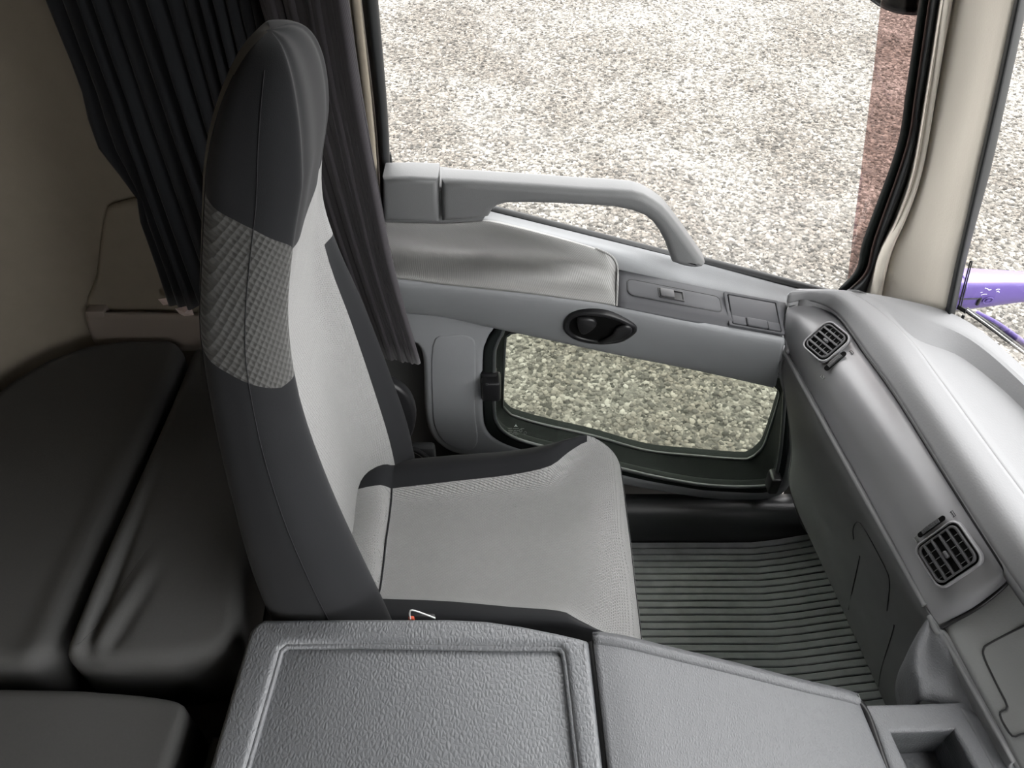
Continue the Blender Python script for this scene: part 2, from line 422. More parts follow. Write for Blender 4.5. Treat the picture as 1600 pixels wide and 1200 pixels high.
# B pillar: beige trim with rolled edge, and the black weather seal
def extrap(a, b, z):
    t = (z-a.z)/(b.z-a.z); return a.lerp(b, t)
def pillar_line(pix, Y, ztop=1.70):
    pts = [PY(x, y, Y) for x, y in pix]
    top = extrap(pts[-2], pts[-1], ztop); return pts + [pts[-1].lerp(top, .5), top]
bp = []
r0 = pillar_line([(560, 560), (560, 420), (548, 210), (515, 0)], 1.245)
r1 = pillar_line([(606, 560), (582, 420), (562, 210), (537, 0)], 1.215)
r2 = pillar_line([(620, 560), (596, 420), (583, 210), (556, 0)], 1.225)
r3 = pillar_line([(622, 560), (600, 420), (590, 210), (566, 0)], 1.262)
o = patch('trim_5', [r0, r1, r2, r3], M['beige'], None, 5, 4, .012); o['kind'] = 'structure'
o = tube('trim_6', pillar_line([(594, 420), (579, 210), (556, 0)], 1.213), .007, M['beige']); o['kind'] = 'structure'
s0 = pillar_line([(600, 420), (589, 210), (565, 0)], 1.25)
s1 = pillar_line([(603, 420), (596, 210), (574, 0)], 1.222)
s2 = pillar_line([(612, 420), (607, 210), (590, 0)], 1.235)
s3 = pillar_line([(612, 420), (607, 210), (590, 0)], 1.275)
SEALB = (s0, s1, s2, s3)

# A pillar
AB = [(1356, 470), (1372, 400), (1400, 340), (1425, 266), (1447, 141), (1469, 0)]
a0 = pillar_line([(x-6, y) for x, y in AB], 1.262, 1.72)
a1 = pillar_line([(x+2, y) for x, y in AB], 1.222, 1.72)
a2 = pillar_line([(x+16, y) for x, y in AB], 1.205, 1.72)
a3 = pillar_line([(1376, 470), (1392, 400), (1416, 340), (1440, 266), (1463, 141), (1489, 0)], 1.215, 1.72)
a4 = pillar_line([(1425, 478), (1444, 400), (1462, 340), (1481, 266), (1511, 141), (1537, 0)], 1.165, 1.72)
a5 = pillar_line([(1478, 492), (1497, 400), (1513, 340), (1528, 266), (1556, 141), (1588, 0)], 1.10, 1.72)
a6 = pillar_line([(1484, 492), (1503, 400), (1519, 340), (1534, 266), (1562, 141), (1594, 0)], 1.14, 1.72)
o = patch('trim_7', [a0, a1, a2, a3], M['cream'], None, 5, 4, .012); o['kind'] = 'structure'
o = patch('trim_8', [a3, a4, a5, a6], M['cream'], None, 5, 4, .012); o['kind'] = 'structure'

# ------------------------------------------------------------------ windscreen
fp = [PZ(1330, 455, .785), PZ(1400, 466, .785), PZ(1480, 487, .785), PZ(1530, 515, .785), PZ(1600, 575, .785), PZ(1660, 640, .785), PZ(1720, 720, .785)]
wb = [V(fp[2].x+.018, fp[2].y+.07, .76)]+[V(p.x+.035, p.y+.012, .76) for p in fp[2:]]
wb += [V(.915, .25, .76), V(.92, -.1, .76), V(.90, -.6, .76), V(.84, -1.0, .76), V(.79, -1.2, .76)]
wt = [V(p.x-.205, p.y*.99, 1.82) for p in wb]
win1 = patch('window_1', [wb, [a.lerp(b, .5) for a, b in zip(wb, wt)], wt], M['glass'], None, 6, 3, .005)
win1['kind'] = 'structure'
# black edge seal of the windscreen along the pillar
q0 = pillar_line([(1476, 490), (1496, 400), (1527, 266), (1555, 141), (1585, 0)], 1.10, 1.74)
q1 = pillar_line([(1484, 492), (1503, 400), (1534, 266), (1563, 141), (1593, 0)], 1.085, 1.74)
q2 = pillar_line([(1490, 500), (1511, 400), (1547, 266), (1575, 141), (1606, 0)], 1.11, 1.74)
q3 = pillar_line([(1490, 500), (1511, 400), (1547, 266), (1575, 141), (1606, 0)], 1.15, 1.74)
o = patch('windscreen_seal', [q0, q1, q2, q3], M['rubber'], win1, 5, 4, .006)
wtree = bvh(win1)
def onw(px, py, lift=0): return on(wtree, px, py, lift)[0]
tube('printed_antenna_line', [onw(1517.5, 408, .002), onw(1509, 440, .002), onw(1499.5, 478, .002)], .0012, M['matblack'], win1, 2)
tube('printed_antenna_line', [onw(1520.5, 408, .002), onw(1512, 440, .002), onw(1503, 478, .002)], .0012, M['matblack'], win1, 2)
tube('printed_antenna_line', [onw(1517, 408, .002), onw(1521, 408, .002)], .0012, M['matblack'], win1, 0)
def wquad(name, pix, mat_):
    ps = [onw(x, y, .0035) for x, y in pix]; n = (ps[1]-ps[0]).cross(ps[2]-ps[0]).normalized()
    if n.dot(CAM-ps[0]) < 0: n = -n
    vs = ps + [p-n*.002 for p in ps]
    return meshobj(name, vs, [(0, 1, 2, 3), (7, 6, 5, 4), (0, 4, 5, 1), (1, 5, 6, 2), (2, 6, 7, 3), (3, 7, 4, 0)], mat_, win1, False)
wquad('antenna_pad', [(1499, 475.5), (1511, 482), (1509.5, 488.5), (1497, 481)], M['matblack'])
wquad('antenna_tab', [(1505, 490.5), (1508.5, 492.5), (1506.5, 498.5), (1503, 496.5)], M['matblack'])

# ------------------------------------------------------------------ outside parts of the cab
# purple mirror stay at the front corner
stay = thing('mirror_stay', PY(1500, 480, 1.33), 'purple painted mirror stay outside the windscreen corner', 'mirror stay')
ys = 1.33
top = [(1470, 420), (1500, 420), (1545, 422), (1600, 425), (1700, 430), (1830, 437)]
bot = [(1470, 484), (1500, 484), (1545, 479), (1600, 472), (1700, 466), (1830, 462)]
def srow(k, dy):
    return [PY(a[0], a[1]+(b[1]-a[1])*k, ys+dy) for a, b in zip(top, bot)]
body = patch('stay_cover', [srow(-.02, .16), srow(0.0, .12), srow(.08, .06), srow(.30, .012), srow(.40, 0), srow(.7, .0), srow(.96, .012), srow(1.0, .06), srow(1.0, .14)], M['purple'], stay, 5, 3, .004)
end_ = [srow(k_, d_)[-1] for k_, d_ in ((-.02, .16), (0.0, .12), (.08, .06), (.30, .012), (.40, 0), (.7, .0), (.96, .012), (1.0, .06), (1.0, .14))]
end_ = [p+V(.004, 0, 0) for p in end_] + [p-V(.006, 0, 0) for p in end_]
meshobj('stay_end', end_, [tuple(range(9)), tuple(range(17, 8, -1))]+[(i, i+9, (i+1) % 9+9, (i+1) % 9) for i in range(9)], M['purple'], stay, False)
bt = bvh(body)
tube('cover_joint', [on(bt, x, y, .0008)[0] for x, y in ((1490, 464), (1500, 467), (1515, 466.5), (1531, 466))], .0016, M['matblack'], stay, 2)
tube('cover_joint', [on(bt, x, y, .001)[0] for x, y in ((1531.5, 465), (1529, 470), (1526.5, 475))], .0035, M['matblack'], stay, 2)
tube('cover_joint', [on(bt, x, y, .001)[0] for x, y in ((1501, 428), (1507, 434), (1510, 446), (1507, 458), (1500, 465))], .0018, M['purple'], stay, 3)
c, n = on(bt, 1543, 468, .001)
ua = V(1, 0, 0); vb = n.cross(ua).normalized()
def circ(r, k=20, cx=0, cy=0): return [(cx+r*math.cos(2*math.pi*i/k), cy+r*math.sin(2*math.pi*i/k)) for i in range(k)]
fplate('bolt_recess', c, ua, vb, n, [circ(.0105), circ(.008)], 0, .002, M['purple'], stay, .001)
b_ = fplate('bolt_head', c, ua, vb, n, [circ(.0042, 6)], 0, .0025, M['purple'], stay, .0006)
for seg in (((1539, 450), (1543, 451), (1545, 453), (1549, 452)), ((1556, 453), (1559, 451.5), (1562, 452)), ((1557, 456), (1560, 454.5), (1561, 457)), ((1532, 457), (1535, 456.5)), ((1533, 461), (1537, 459.5), (1542, 459.5))):
    tube('scratch', [on(bt, x, y, .0004)[0] for x, y in seg], .0006, M['white'], stay, 2)

# wiper resting low on the windscreen
WW = [V(.935, .30, .80), V(.945, .05, .815)]
wp = thing('windscreen_wiper', PY(1510, 486, 1.12), 'black windscreen wiper with metal blade lying outside the glass', 'wiper')
def onw2(px, py, d):
    p = onw(px, py); return p + ray(px, py).normalized()*d
tube('blade', [onw2(1509, 483.5, .02), onw2(1550, 512, .02), onw2(1600, 549, .02), onw2(1690, 615, .02)]+WW, .0052, M['wiper'], wp, 4)
tube('blade_spine', [onw2(1510.5, 484.5, .012), onw2(1550, 513.5, .012), onw2(1600, 551, .012), onw2(1690, 618, .012)]+[p-V(.006, 0, 0) for p in WW], .0022, M['chrome'], wp, 4)
tube('bow', [onw2(1524, 489, .034), onw2(1555, 505, .042), onw2(1580, 522, .045), onw2(1600, 537, .042), onw2(1690, 606, .04)]+[p+V(.018, 0, .004) for p in WW], .0058, M['purple'], wp, 4)
tube('bow', [onw2(1522, 491, .03), onw2(1555, 510, .036), onw2(1578, 528, .038), onw2(1600, 545, .036), onw2(1690, 613, .036)]+[p+V(.012, 0, .002) for p in WW], .0048, M['wiper'], wp, 4)

# round mirror, mostly above the picture
mr = thing('kerb_mirror', PY(1408, 22, 1.62), 'black round kerb mirror hanging beyond the passenger window', 'mirror')
mc = PY(1420, -34, 1.62)
prof = [(.0, -.030), (.055, -.028), (.085, -.018), (.094, 0), (.090, .006)]
def lathe(name, prof, c, ax, mat_, par, k=36):
    ax = ax.normalized(); u = ax.orthogonal().normalized(); v = ax.cross(u); vs = []; fs = []
    for r, h in prof:
        for i in range(k):
            t = 2*math.pi*i/k; vs.append(c+ax*h+(u*math.cos(t)+v*math.sin(t))*r)
    for j in range(len(prof)-1):
        for i in range(k):
            a = j*k+i; b = j*k+(i+1) % k; fs.append((a, b, b+k, a+k))
    return meshobj(name, vs, fs, mat_, par)
axm = V(-.32, -.52, -.42)
lathe('housing', prof, mc, axm, M['black'], mr)
lathe('mirror_face', [(.0, .0035), (.086, .003), (.086, 0)], mc, axm, M['mirror'], mr)
tube('rim', [mc+axm.normalized()*.006+(axm.orthogonal().normalized()*math.cos(t*math.pi/16)+axm.normalized().cross(axm.orthogonal().normalized())*math.sin(t*math.pi/16))*.09 for t in range(32)], .003, M['rubber'], mr, 0, True)
tube('bracket', [mc+V(.02, .03, .0), mc+V(.06, -.05, .25), mc+V(.12, -.25, .45)], .012, M['black'], mr, 5)

# ------------------------------------------------------------------ passenger door
YD = 1.20
door = thing('door_1', V(.2, 1.2, .1), 'grey moulded passenger door with grab handle and two windows', None, None, 'structure')
# weather seals
sealb = patch('pillar_seal', list(SEALB), M['rubber'], door, 5, 4, .006)
SA = [(1310, 452), (1338, 420), (1350, 372), (1400, 234), (1416, 141), (1437, 0)]
SA2 = [(1322, 456), (1352, 424), (1366, 372), (1414, 234), (1430, 141), (1451, 0)]
SA3 = [(1350, 462), (1370, 424), (1386, 372), (1427, 262), (1449, 141), (1472, 0)]
sa = [pillar_line(SA, 1.285, 1.7), pillar_line(SA, 1.262, 1.7), pillar_line([(x+7, y+1) for x, y in SA], 1.25, 1.7), pillar_line(SA2, 1.262, 1.7)]
patch('window_channel', sa, M['rim'], door, 5, 3, .004)
sb = [pillar_line(SA2, 1.272, 1.7), pillar_line([(x+6, y+1) for x, y in SA2], 1.24, 1.7), pillar_line([(x-8, y) for x, y in SA3], 1.23, 1.7), pillar_line(SA3, 1.262, 1.7)]
patch('door_frame_seal', sb, M['rubber'], door, 5, 3, .004)
# upper glass
BELT = [(600, 283), (700, 306), (787, 325), (1045, 391), (1102, 402), (1260, 441), (1320, 456)]
gl = [PY(x, y+8, 1.272) for x, y in BELT]
gtop = [V(p.x-.02, 1.268, 1.68) for p in gl]
patch('window_glass', [gl, gtop], M['glass'], door, 3, 3, .004, False)
tube('glass_corner', [PY(x, y, 1.262) for x, y in ((606, 240), (609, 262), (617, 276), (630, 284), (660, 292))], .006, M['rubber'], door, 4)
# belt seal and belt ledge
SE = [(610, 281), (700, 304), (787, 325), (1045, 391), (1102, 402), (1262, 443), (1330, 460)]
LE = [(606, 288), (690, 312), (775, 332), (1050, 400), (1105, 413), (1231, 447), (1300, 462)]
LF = [(604, 306), (690, 328), (763, 345), (932, 389), (1076, 443), (1225, 474), (1290, 482)]
SW = [(602, 330), (690, 345), (763, 360), (932, 405), (1080, 456), (1226, 483), (1290, 492)]
row = lambda pix, Y: [PY(x, y, Y) for x, y in pix]
patch('belt_seal', [row(SE, 1.285), row(SE, 1.262), row([(x, y+4) for x, y in SE], 1.252), row(LE, 1.245)], M['rubber'], door, 6, 3, .004)
patch('belt_ledge', [row([(x, y-1) for x, y in LE], 1.262), row(LE, 1.246), row([(a[0]*.5+b[0]*.5, a[1]*.5+b[1]*.5) for a, b in zip(LE, LF)], 1.222), row(LF, 1.196), row(SW, 1.190), row([(x, y+10) for x, y in SW], 1.192)], M['door'], door, 6, 4, .006)
# ribbed armrest pad
pd_t = [(597, 346), (640, 347), (690, 348), (735, 346), (764, 345), (810, 355), (857, 367), (900, 379), (932, 389), (950, 398), (962, 412)]
pd_b = [(599, 433), (640, 437), (690, 444), (735, 449), (764, 452), (810, 457), (857, 463), (900, 469), (932, 473), (950, 476), (961, 478)]
def prow(k, Ys):
    return [PY(a[0]+(b[0]-a[0])*k, a[1]+(b[1]-a[1])*k, y) for a, b, y in zip(pd_t, pd_b, Ys)]
n_ = len(pd_t)
lin = lambda a, b: [a+(b-a)*i/(n_-1) for i in range(n_)]
pad = patch('armrest_pad', [prow(-.03, lin(1.215, 1.215)), prow(0, lin(1.192, 1.192)), prow(.05, lin(1.186, 1.184)),
     prow(.32, [1.184, 1.184, 1.186, 1.190, 1.192, 1.190, 1.184, 1.175, 1.166, 1.160, 1.158]),
     prow(.52, [1.176, 1.176, 1.180, 1.186, 1.186, 1.178, 1.164, 1.150, 1.142, 1.139, 1.138]),
     prow(.72, [1.150, 1.148, 1.146, 1.146, 1.144, 1.138, 1.130, 1.124, 1.120, 1.118, 1.118]),
     prow(.92, lin(1.116, 1.104)), prow(1.0, lin(1.112, 1.102)), prow(1.02, lin(1.13, 1.12))], M['pad'], door, 5, 4, .004)
tube('pad_piping', [PY(x+.5, y, Y) for x, y, Y in ((930, 388, 1.19), (950, 397, 1.185), (961, 408, 1.178), (964.5, 425, 1.165), (964, 450, 1.13), (962.5, 478, 1.102))], .0022, M['pad'], door, 4)
# armrest band below the pad
bu = [(598, 434), (690, 445), (764, 453), (857, 464), (963, 480), (1060, 501), (1130, 515), (1200, 528), (1223, 533)]
bl = [(600, 484), (690, 492), (764, 508), (857, 528), (963, 551), (1060, 570), (1130, 585), (1196, 600), (1209, 603)]
Yb = [1.118, 1.116, 1.113, 1.109, 1.105, 1.102, 1.10, 1.10, 1.10]
Yl = [1.18, 1.178, 1.176, 1.174, 1.172, 1.170, 1.168, 1.166, 1.166]
mid = [PY(a[0]*.6+b[0]*.4, a[1]*.6+b[1]*.4, y*.75+z*.25-.004) for a, b, y, z in zip(bu, bl, Yb, Yl)]
band = patch('armrest_band', [[PY(a[0], a[1]-3, y+.02) for a, y in zip(bu, Yb)], [PY(a[0], a[1], y) for a, y in zip(bu, Yb)], mid,
      [PY(b[0], b[1], y) for b, y in zip(bl, Yl)], [PY(b[0], b[1], y)+V(0, .03, .012) for b, y in zip(bl, Yl)], [PY(b[0], b[1], y)+V(0, .09, .02) for b, y in zip(bl, Yl)]], M['door'], door, 5, 5, .004)
e0 = [PY(1223, 533, 1.10), PY(1209, 603, 1.166)]
patch('armrest_end', [e0, [p+V(.004, .10, 0) for p in e0]], M['door'], door, 3, 2, .004, False)
# dark switch panel and its lip
st_ = [(964, 421), (1050, 439), (1130, 455), (1180, 464), (1227, 473)]
sl_ = [(964, 468), (1050, 483), (1131, 497), (1180, 511), (1222, 524)]
sp_ = [(962, 479), (1050, 497), (1130, 513), (1180, 523), (1222, 532)]
swp = patch('switch_panel', [[PY(x, y, 1.205) for x, y in st_], [PY(x, y, 1.188) for x, y in st_], [PY(x, y, 1.112) for x, y in sl_], [PY(x, y, 1.100) for x, y in sp_], [PY(x, y+1, 1.12) for x, y in sp_]], M['switch'], door, 5, 4, .004, False)
swt = bvh(swp)
def frame_on(tree, pix, lift=0):
    """local frame from the corners (left-top, right-top, right-bottom, left-bottom) seen on a surface"""
    ps = [on(tree, x, y)[0] for x, y in pix]; c = sum(ps, Vector())/4
    a = ((ps[1]+ps[2])-(ps[0]+ps[3])).normalized(); b = ((ps[0]+ps[1])-(ps[2]+ps[3])); n = a.cross(b).normalized(); b = n.cross(a).normalized()
    if n.dot(CAM-c) < 0: n = -n
    cxm = sum(p[0] for p in pix)/4; cym = sum(p[1] for p in pix)/4
    bul = (on(tree, cxm, cym)[0]-c).dot(n)
    if abs(bul) < .02: c = c+n*max(0, bul)
    W = ((ps[1]+ps[2])-(ps[0]+ps[3])).length/2; H = ((ps[0]+ps[1])-(ps[2]+ps[3])).length/2
    return c+n*lift, a, b, n, W, H
O, a, b, n, W, H = frame_on(swt, [(980, 436), (1124, 465), (1127, 488), (982, 460)])
ins = fplate('switch_plate', O, a, b, n, [rrect(-W/2, -H/2, W/2, H/2, .010)], -.002, .0015, M['switch'], door, .001)
tube('plate_groove', [O+a*x+b*y+n*.0008 for x, y in rrect(-W/2-.001, -H/2-.001, W/2+.001, H/2+.001, .011)], .0009, M['matblack'], ins, 0, True)
O2, a2, b2, n2, W2, H2 = frame_on(swt, [(1029, 451), (1067, 458.5), (1067, 471.5), (1029, 465)])
fplate('switch_bezel', O2, a2, b2, n2, [rrect(-W2/2-.001, -H2/2-.001, W2/2+.001, H2/2+.001, .002), rrect(-W2/2+.0015, -H2/2+.0015, W2/2-.0015, H2/2-.0015, .001)], .001, .0035, M['black'], ins, .0006)
fbox('switch_well', O2, a2, b2, n2, (-W2/2, W2/2), (-H2/2, H2/2), (.0002, .0018), M['black'], ins)
fbox('window_switch', O2, a2, b2, n2, (-W2/2+.002, W2*.10), (-H2/2+.002, H2/2-.002), (.001, .006), M['slat'], ins, .001)
# ashtray lid
O, a, b, n, W, H = frame_on(swt, [(1134, 461), (1216, 477), (1216, 523), (1135, 510)])
O = O+n*.0018
ash = fplate('ashtray_surround', O, a, b, n, [rrect(-W/2-.003, -H/2-.002, W/2+.003, H/2+.003, .004), rrect(-W/2+.003, -H/2+.002, W/2-.003, H/2-.003, .003)], -.002, .0035, M['switch'], door, .0012)
fbox('ashtray_gap', O, a, b, n, (-W/2+.001, W/2-.001), (-H/2+.001, H/2-.001), (-.002, .0006), M['void'], ash)
lid = fbox('ashtray_lid', O, a, b, n, (-W/2+.0055, W/2-.0055), (-H/2+.020, H/2-.005), (.0003, .0035), M['switch'], door, .0012)
for u0, u1, hh in ((-.46, -.19, .0045), (-.185, .21, .0065), (.215, .46, .0045)):
    fbox('lid_hinge', O, a, b, n, (W*u0+.0005, W*u1-.0005), (-H/2+.0035, -H/2+.0215), (0, hh), M['switch'], lid, .002, 3)
# inner door opener
bt = bvh(band)
LB = [(881, 508), (886, 491), (904, 481), (935, 479), (960, 485), (983, 497), (995, 507), (992, 516), (972, 528), (942, 531), (915, 528), (893, 521)]
def local(tree, pix, c, a, b):
    out = []
    for x, y in pix:
        p = on(tree, x, y)[0]; out.append(((p-c).dot(a), (p-c).dot(b)))
    return out
O, a, b, n, W, H = frame_on(bt, [(890, 484), (985, 500), (985, 524), (890, 518)])
O = O+n*.0045
out_ = local(bt, LB, O, a, b)
bez = fplate('opener_bezel', O, a, b, n, [out_, [(x*.86+.001, y*.80) for x, y in out_]], -.012, .005, M['black'], door, .003, 4)
fplate('opener_cup', O, a, b, n, [[(x*.93, y*.9) for x, y in out_]], -.001, .0012, M['void'], bez, .0004, 4)
lev = local(bt, [(903, 489), (925, 489), (933, 497), (926, 506), (915, 512), (906, 508)], O, a, b)
fplate('opener_lever', O, a, b, n, [lev], .001, .011, M['black'], bez, .004, 3)
lev = local(bt, [(962, 505), (975, 500), (986, 503), (988, 511), (975, 520), (955, 526), (935, 527), (945, 522), (957, 515)], O, a, b)
fplate('opener_lever', O, a, b, n, [lev], .001, .009, M['black'], bez, .004, 3)
# grab handle
HY = 1.165
hb = xz([(597, 280), (640, 279), (684, 281), (685, 315), (686, 349), (640, 348), (598, 347)], HY)
hblk = plate('handle_end_cap', [hb], HY, 1.225, M['handle'], door, .010, 4, 0)
plate('handle_base', [xz([(600, 284), (690, 288), (770, 298), (768, 320), (752, 344), (600, 345)], 1.2)], 1.188, 1.262, M['handle'], door, .006, 3)
HO = [(689, 283), (735, 285), (779, 288), (845, 292), (910, 297), (960, 299.5), (989, 302), (1006, 307), (1022, 316), (1036, 326), (1047, 338), (1062, 357), (1077, 378), (1103, 415), (1098, 420), (1086, 422), (1068, 419), (1051, 413), (1047, 402), (1040, 382), (1031, 365), (1021, 351), (1009, 341), (989, 333), (960, 327), (932, 325), (880, 322), (822, 320.5), (790, 321), (777, 325), (769, 331), (763, 342), (730, 347), (690, 349)]
hd = plate('grab_handle', [xz(HO, HY)], HY, 1.215, M['handle'], door, .013, 5, 0)
# lower door panel beside the low window
YL = 1.20
clear = [(789, 536), (792, 526), (799, 520), (818, 518), (900, 530), (1000, 555), (1100, 575), (1190, 594), (1210, 601), (1219, 614), (1213, 640), (1200, 680), (1192, 699), (1179, 712), (1162, 718), (1083, 712), (1009, 704), (930, 682), (842, 662), (799, 649), (788, 638), (785, 625)]
rimo = [(755, 560), (759, 540), (770, 520), (795, 505), (900, 515), (1000, 535), (1100, 555), (1190, 575), (1228, 580), (1236, 610), (1232, 690), (1226, 740), (1214, 762), (1192, 770), (1149, 769), (1100, 766), (1061, 760), (1010, 751), (950, 737), (870, 717), (806, 700), (776, 687), (760, 670), (755, 640)]
rimi = [(772, 560), (775, 540), (784, 522), (800, 511), (900, 523), (1000, 543), (1100, 562), (1190, 582), (1222, 590), (1226, 615), (1221, 690), (1214, 735), (1204, 755), (1190, 760), (1149, 761), (1100, 758), (1061, 752), (1010, 742), (950, 727), (880, 706), (822, 691), (792, 678), (777, 662), (772, 640)]
pout = [(628, 470), (700, 470), (800, 490), (1000, 520), (1160, 545), (1245, 560), (1252, 640), (1246, 720), (1236, 760), (1215, 778), (1170, 785), (1110, 782), (1000, 765), (900, 742), (780, 715), (718, 712), (690, 700), (672, 680), (664, 650), (662, 600), (660, 560), (650, 540), (632, 530)]
lp = plate('lower_panel', [xz(pout, 1.19), xz(rimo, 1.19)], 1.19, 1.225, M['door'], door, .012, 4, 3)
plate('panel_field', [xz([(676, 540), (700, 524), (738, 528), (743, 560), (742, 640), (746, 690), (730, 703), (700, 694), (682, 672), (676, 640)], 1.19)], 1.1875, 1.195, M['door'], lp, .003, 3, 4)
plate('lower_window_rim', [xz(rimo, 1.195), xz(rimi, 1.195)], 1.192, 1.22, M['rim'], door, .006, 3, 3)
tube('rim_bead', [PY(x, y, 1.194) for x, y in rimi], .0042, M['bead'], door, 3, True)
# black tunnel between the inner rim and the outer opening
n1 = 72
def seglen(pts, n):
    d = [0]
    for i in range(len(pts)-1): d.append(d[-1]+(pts[i+1]-pts[i]).length)
    out = []; j = 0
    for k in range(n):
        q = d[-1]*k/n
        while d[j+1] < q: j += 1
        out.append(pts[j].lerp(pts[j+1], (q-d[j])/(d[j+1]-d[j])))
    return out
def corners(pts, idx):
    out = []
    for i in range(4):
        i0, i1 = idx[i], idx[(i+1) % 4]
        if i1 <= i0: i1 += len(pts)
        out += seglen(spl([pts[q % len(pts)] for q in range(i0, i1+1)], 4), 30)
    return out
li = [PY(x, y, 1.196) for x, y in rimo]; lo = [PY(x, y, 1.275) for x, y in clear]
La = corners(li, (2, 8, 12, 21)); Lc = corners(lo, (2, 8, 13, 19))
Lb = [p.lerp(q, .8) for p, q in zip(La, Lc)]
for p in Lb: p.y = 1.262
vs, fs = [], []
for ring in (La, Lb, Lc, [p+V(0, .025, 0) for p in Lc]): vs += ring
for j in range(3):
    for i in range(120): fs.append((j*120+i, j*120+(i+1) % 120, (j+1)*120+(i+1) % 120, (j+1)*120+i))
tun = meshobj('lower_window_frame', vs, orient(vs, fs, CAM), M['rim'], door)
tube('outer_seal', Lc, .0035, M['bead'], door, 0, True)
def fillglass(name, pix, Y, mat_):
    me = curve_mesh([([V(*q, 0) for q in xz(pix, Y)], True)], '2D', .0015, 0)
    for v in me.vertices: x, z, d = v.co; v.co = (x, Y-d, z)
    clean(me); return link(name, me, mat_, door, False)
fillglass('lower_window_glass', [(x+(-3 if x < 900 else 3), y+(-3 if y < 600 else 3)) for x, y in clear], 1.283, M['glass_low'])
inner = fillglass('inner_window_glass', rimi, 1.206, M['glass'])
# etched marks on the inner glass: three-diamond emblem and faint lines of print
def etch(px, py): return PY(px, py, 1.2035)
E = etch(806, 665.5); s = .0022
for ang in (90, 210, 330):
    t = math.radians(ang); u = V(math.cos(t), 0, math.sin(t)); v_ = V(-math.sin(t), 0, math.cos(t))
    vs = [E, E+u*s+v_*s*.55, E+u*2*s, E+u*s-v_*s*.55]
    vs += [p+V(0, .0004, 0) for p in vs]
    meshobj('emblem_diamond', vs, orient(vs, [(0, 1, 2, 3)], CAM)+[(7, 6, 5, 4), (0, 4, 5, 1), (1, 5, 6, 2), (2, 6, 7, 3), (3, 7, 4, 0)], M['white'], inner, False)
for px0, px1, py in ((793.5, 800, 669.3), (801.5, 811, 669.5), (813.5, 819, 669.7), (794, 801, 672.5), (803, 806, 672.6), (807, 811, 672.8), (794, 800, 675.2), (802, 808, 675.4), (796, 803, 678), (804, 810, 678.2), (797, 807, 681)):
    tube('etched_print', [etch(px0, py), etch(px1, py)], .00042, M['grey_print'], inner, 0, False, 1)
for cx, cy, r in ((813.5, 673, 2.2), (820.5, 676.5, 2.2)):
    tube('etched_print', [etch(cx+r*math.cos(i*.7854), cy+r*math.sin(i*.7854)) for i in range(8)], .0004, M['grey_print'], inner, 0, True, 1)
# catches of the inner glass
ct = box('window_catch', (PY(752, 594, 1.17).x, 1.165, PY(752, 626, 1.17).z), (PY(782, 594, 1.17).x, 1.205, PY(782, 597, 1.17).z), M['black'], door, .006, 3)
box('catch_base', (PY(751, 590, 1.18).x, 1.185, PY(751, 629, 1.18).z), (PY(776, 590, 1.18).x, 1.21, PY(776, 588, 1.18).z), M['black'], ct, .004)
plate('catch_screw', [[(PY(761, 601, 1.164).x+.003*math.cos(i*.6283), PY(761, 601, 1.164).z+.003*math.sin(i*.6283)) for i in range(10)]], 1.1635, 1.167, M['matblack'], ct, .0006)
box('window_stop', (PY(1203, 750, 1.18).x, 1.165, PY(1203, 766, 1.18).z), (PY(1219, 750, 1.18).x, 1.205, PY(1219, 744, 1.18).z), M['black'], door, .006, 3)
# outer skin with the opening of the low window
sk = [(-.26, -.02), (.70, -.02), (.70, .70), (.62, PY(1300, 492, 1.29).z), (PY(1102, 421, 1.29).x, PY(1102, 421, 1.29).z), (PY(787, 344, 1.29).x, PY(787, 344, 1.29).z), (PY(600, 300, 1.29).x-.04, PY(600, 300, 1.29).z)]
cz = sum((p for p in Lc), Vector())/len(Lc)
hole_ = [(p.x+(.016 if p.x > cz.x else -.014), p.z+(.012 if p.z > cz.z-.02*(p.x-cz.x) else -.014)) for p in Lc[::4]]
plate('outer_skin', [sk, hole_], 1.288, 1.30, M['purple'], door, .002)
plate('inner_liner', [[(x+(.01 if x < 0 else -.01), z-(.012 if z > .3 else -.01)) for x, z in sk], hole_], 1.278, 1.286, M['matblack'], door, .001)

# door sill and step below the door, kick side
def yrow(pts): return [V(*p) for p in pts]
sx = (-.36, -.1, .1, .3, .5, .66, .80)
o = patch('trim_9', [[V(x, 1.225, .085) for x in sx], [V(x, 1.19, .108) for x in sx], [V(x, 1.163, .100) for x in sx], [V(x, 1.147, .072) for x in sx], [V(x, 1.142, .03) for x in sx], [V(x, 1.135, -.03) for x in sx]], M['sill'], None, 2, 5, .01); o['kind'] = 'structure'
# dark B-pillar foot behind the door edge
o = patch('trim_10', [[V(x, 1.262, .75) for x in (-.42, -.3, -.2, -.10)], [V(x, 1.262, .45) for x in (-.42, -.3, -.2, -.10)], [V(x, 1.24, .2) for x in (-.42, -.3, -.2, -.08)], [V(x, 1.2, .0) for x in (-.42, -.3, -.2, -.05)]], M['sill'], None, 2, 3, .01); o['kind'] = 'structure'
box('trim_11', (-.36, 1.262, -.05), (-.22, 1.30, .95), M['sill'])['kind'] = 'structure'
box('trim_12', (.70, 1.20, -.05), (.86, 1.26, .45), M['matblack'])['kind'] = 'structure'

# tinted side visor outside the door window
VI = [(1322, 452), (1326, 431), (1333, 372), (1350, 237), (1366, 110), (1378, 0)]
v0 = pillar_line(VI, 1.302, 1.72); v1 = [p+V(.05, .004, 0) for p in v0]; v2 = [p+V(.12, 0, 0) for p in v0]; v3 = [p+V(.135, -.012, 0) for p in v0]
o = patch('side_visor', [v0, v1, v2, v3], M['visor'], None, 4, 3, .003); tag(o, 'smoky brown tinted visor strip along the front edge of the door window', 'visor')

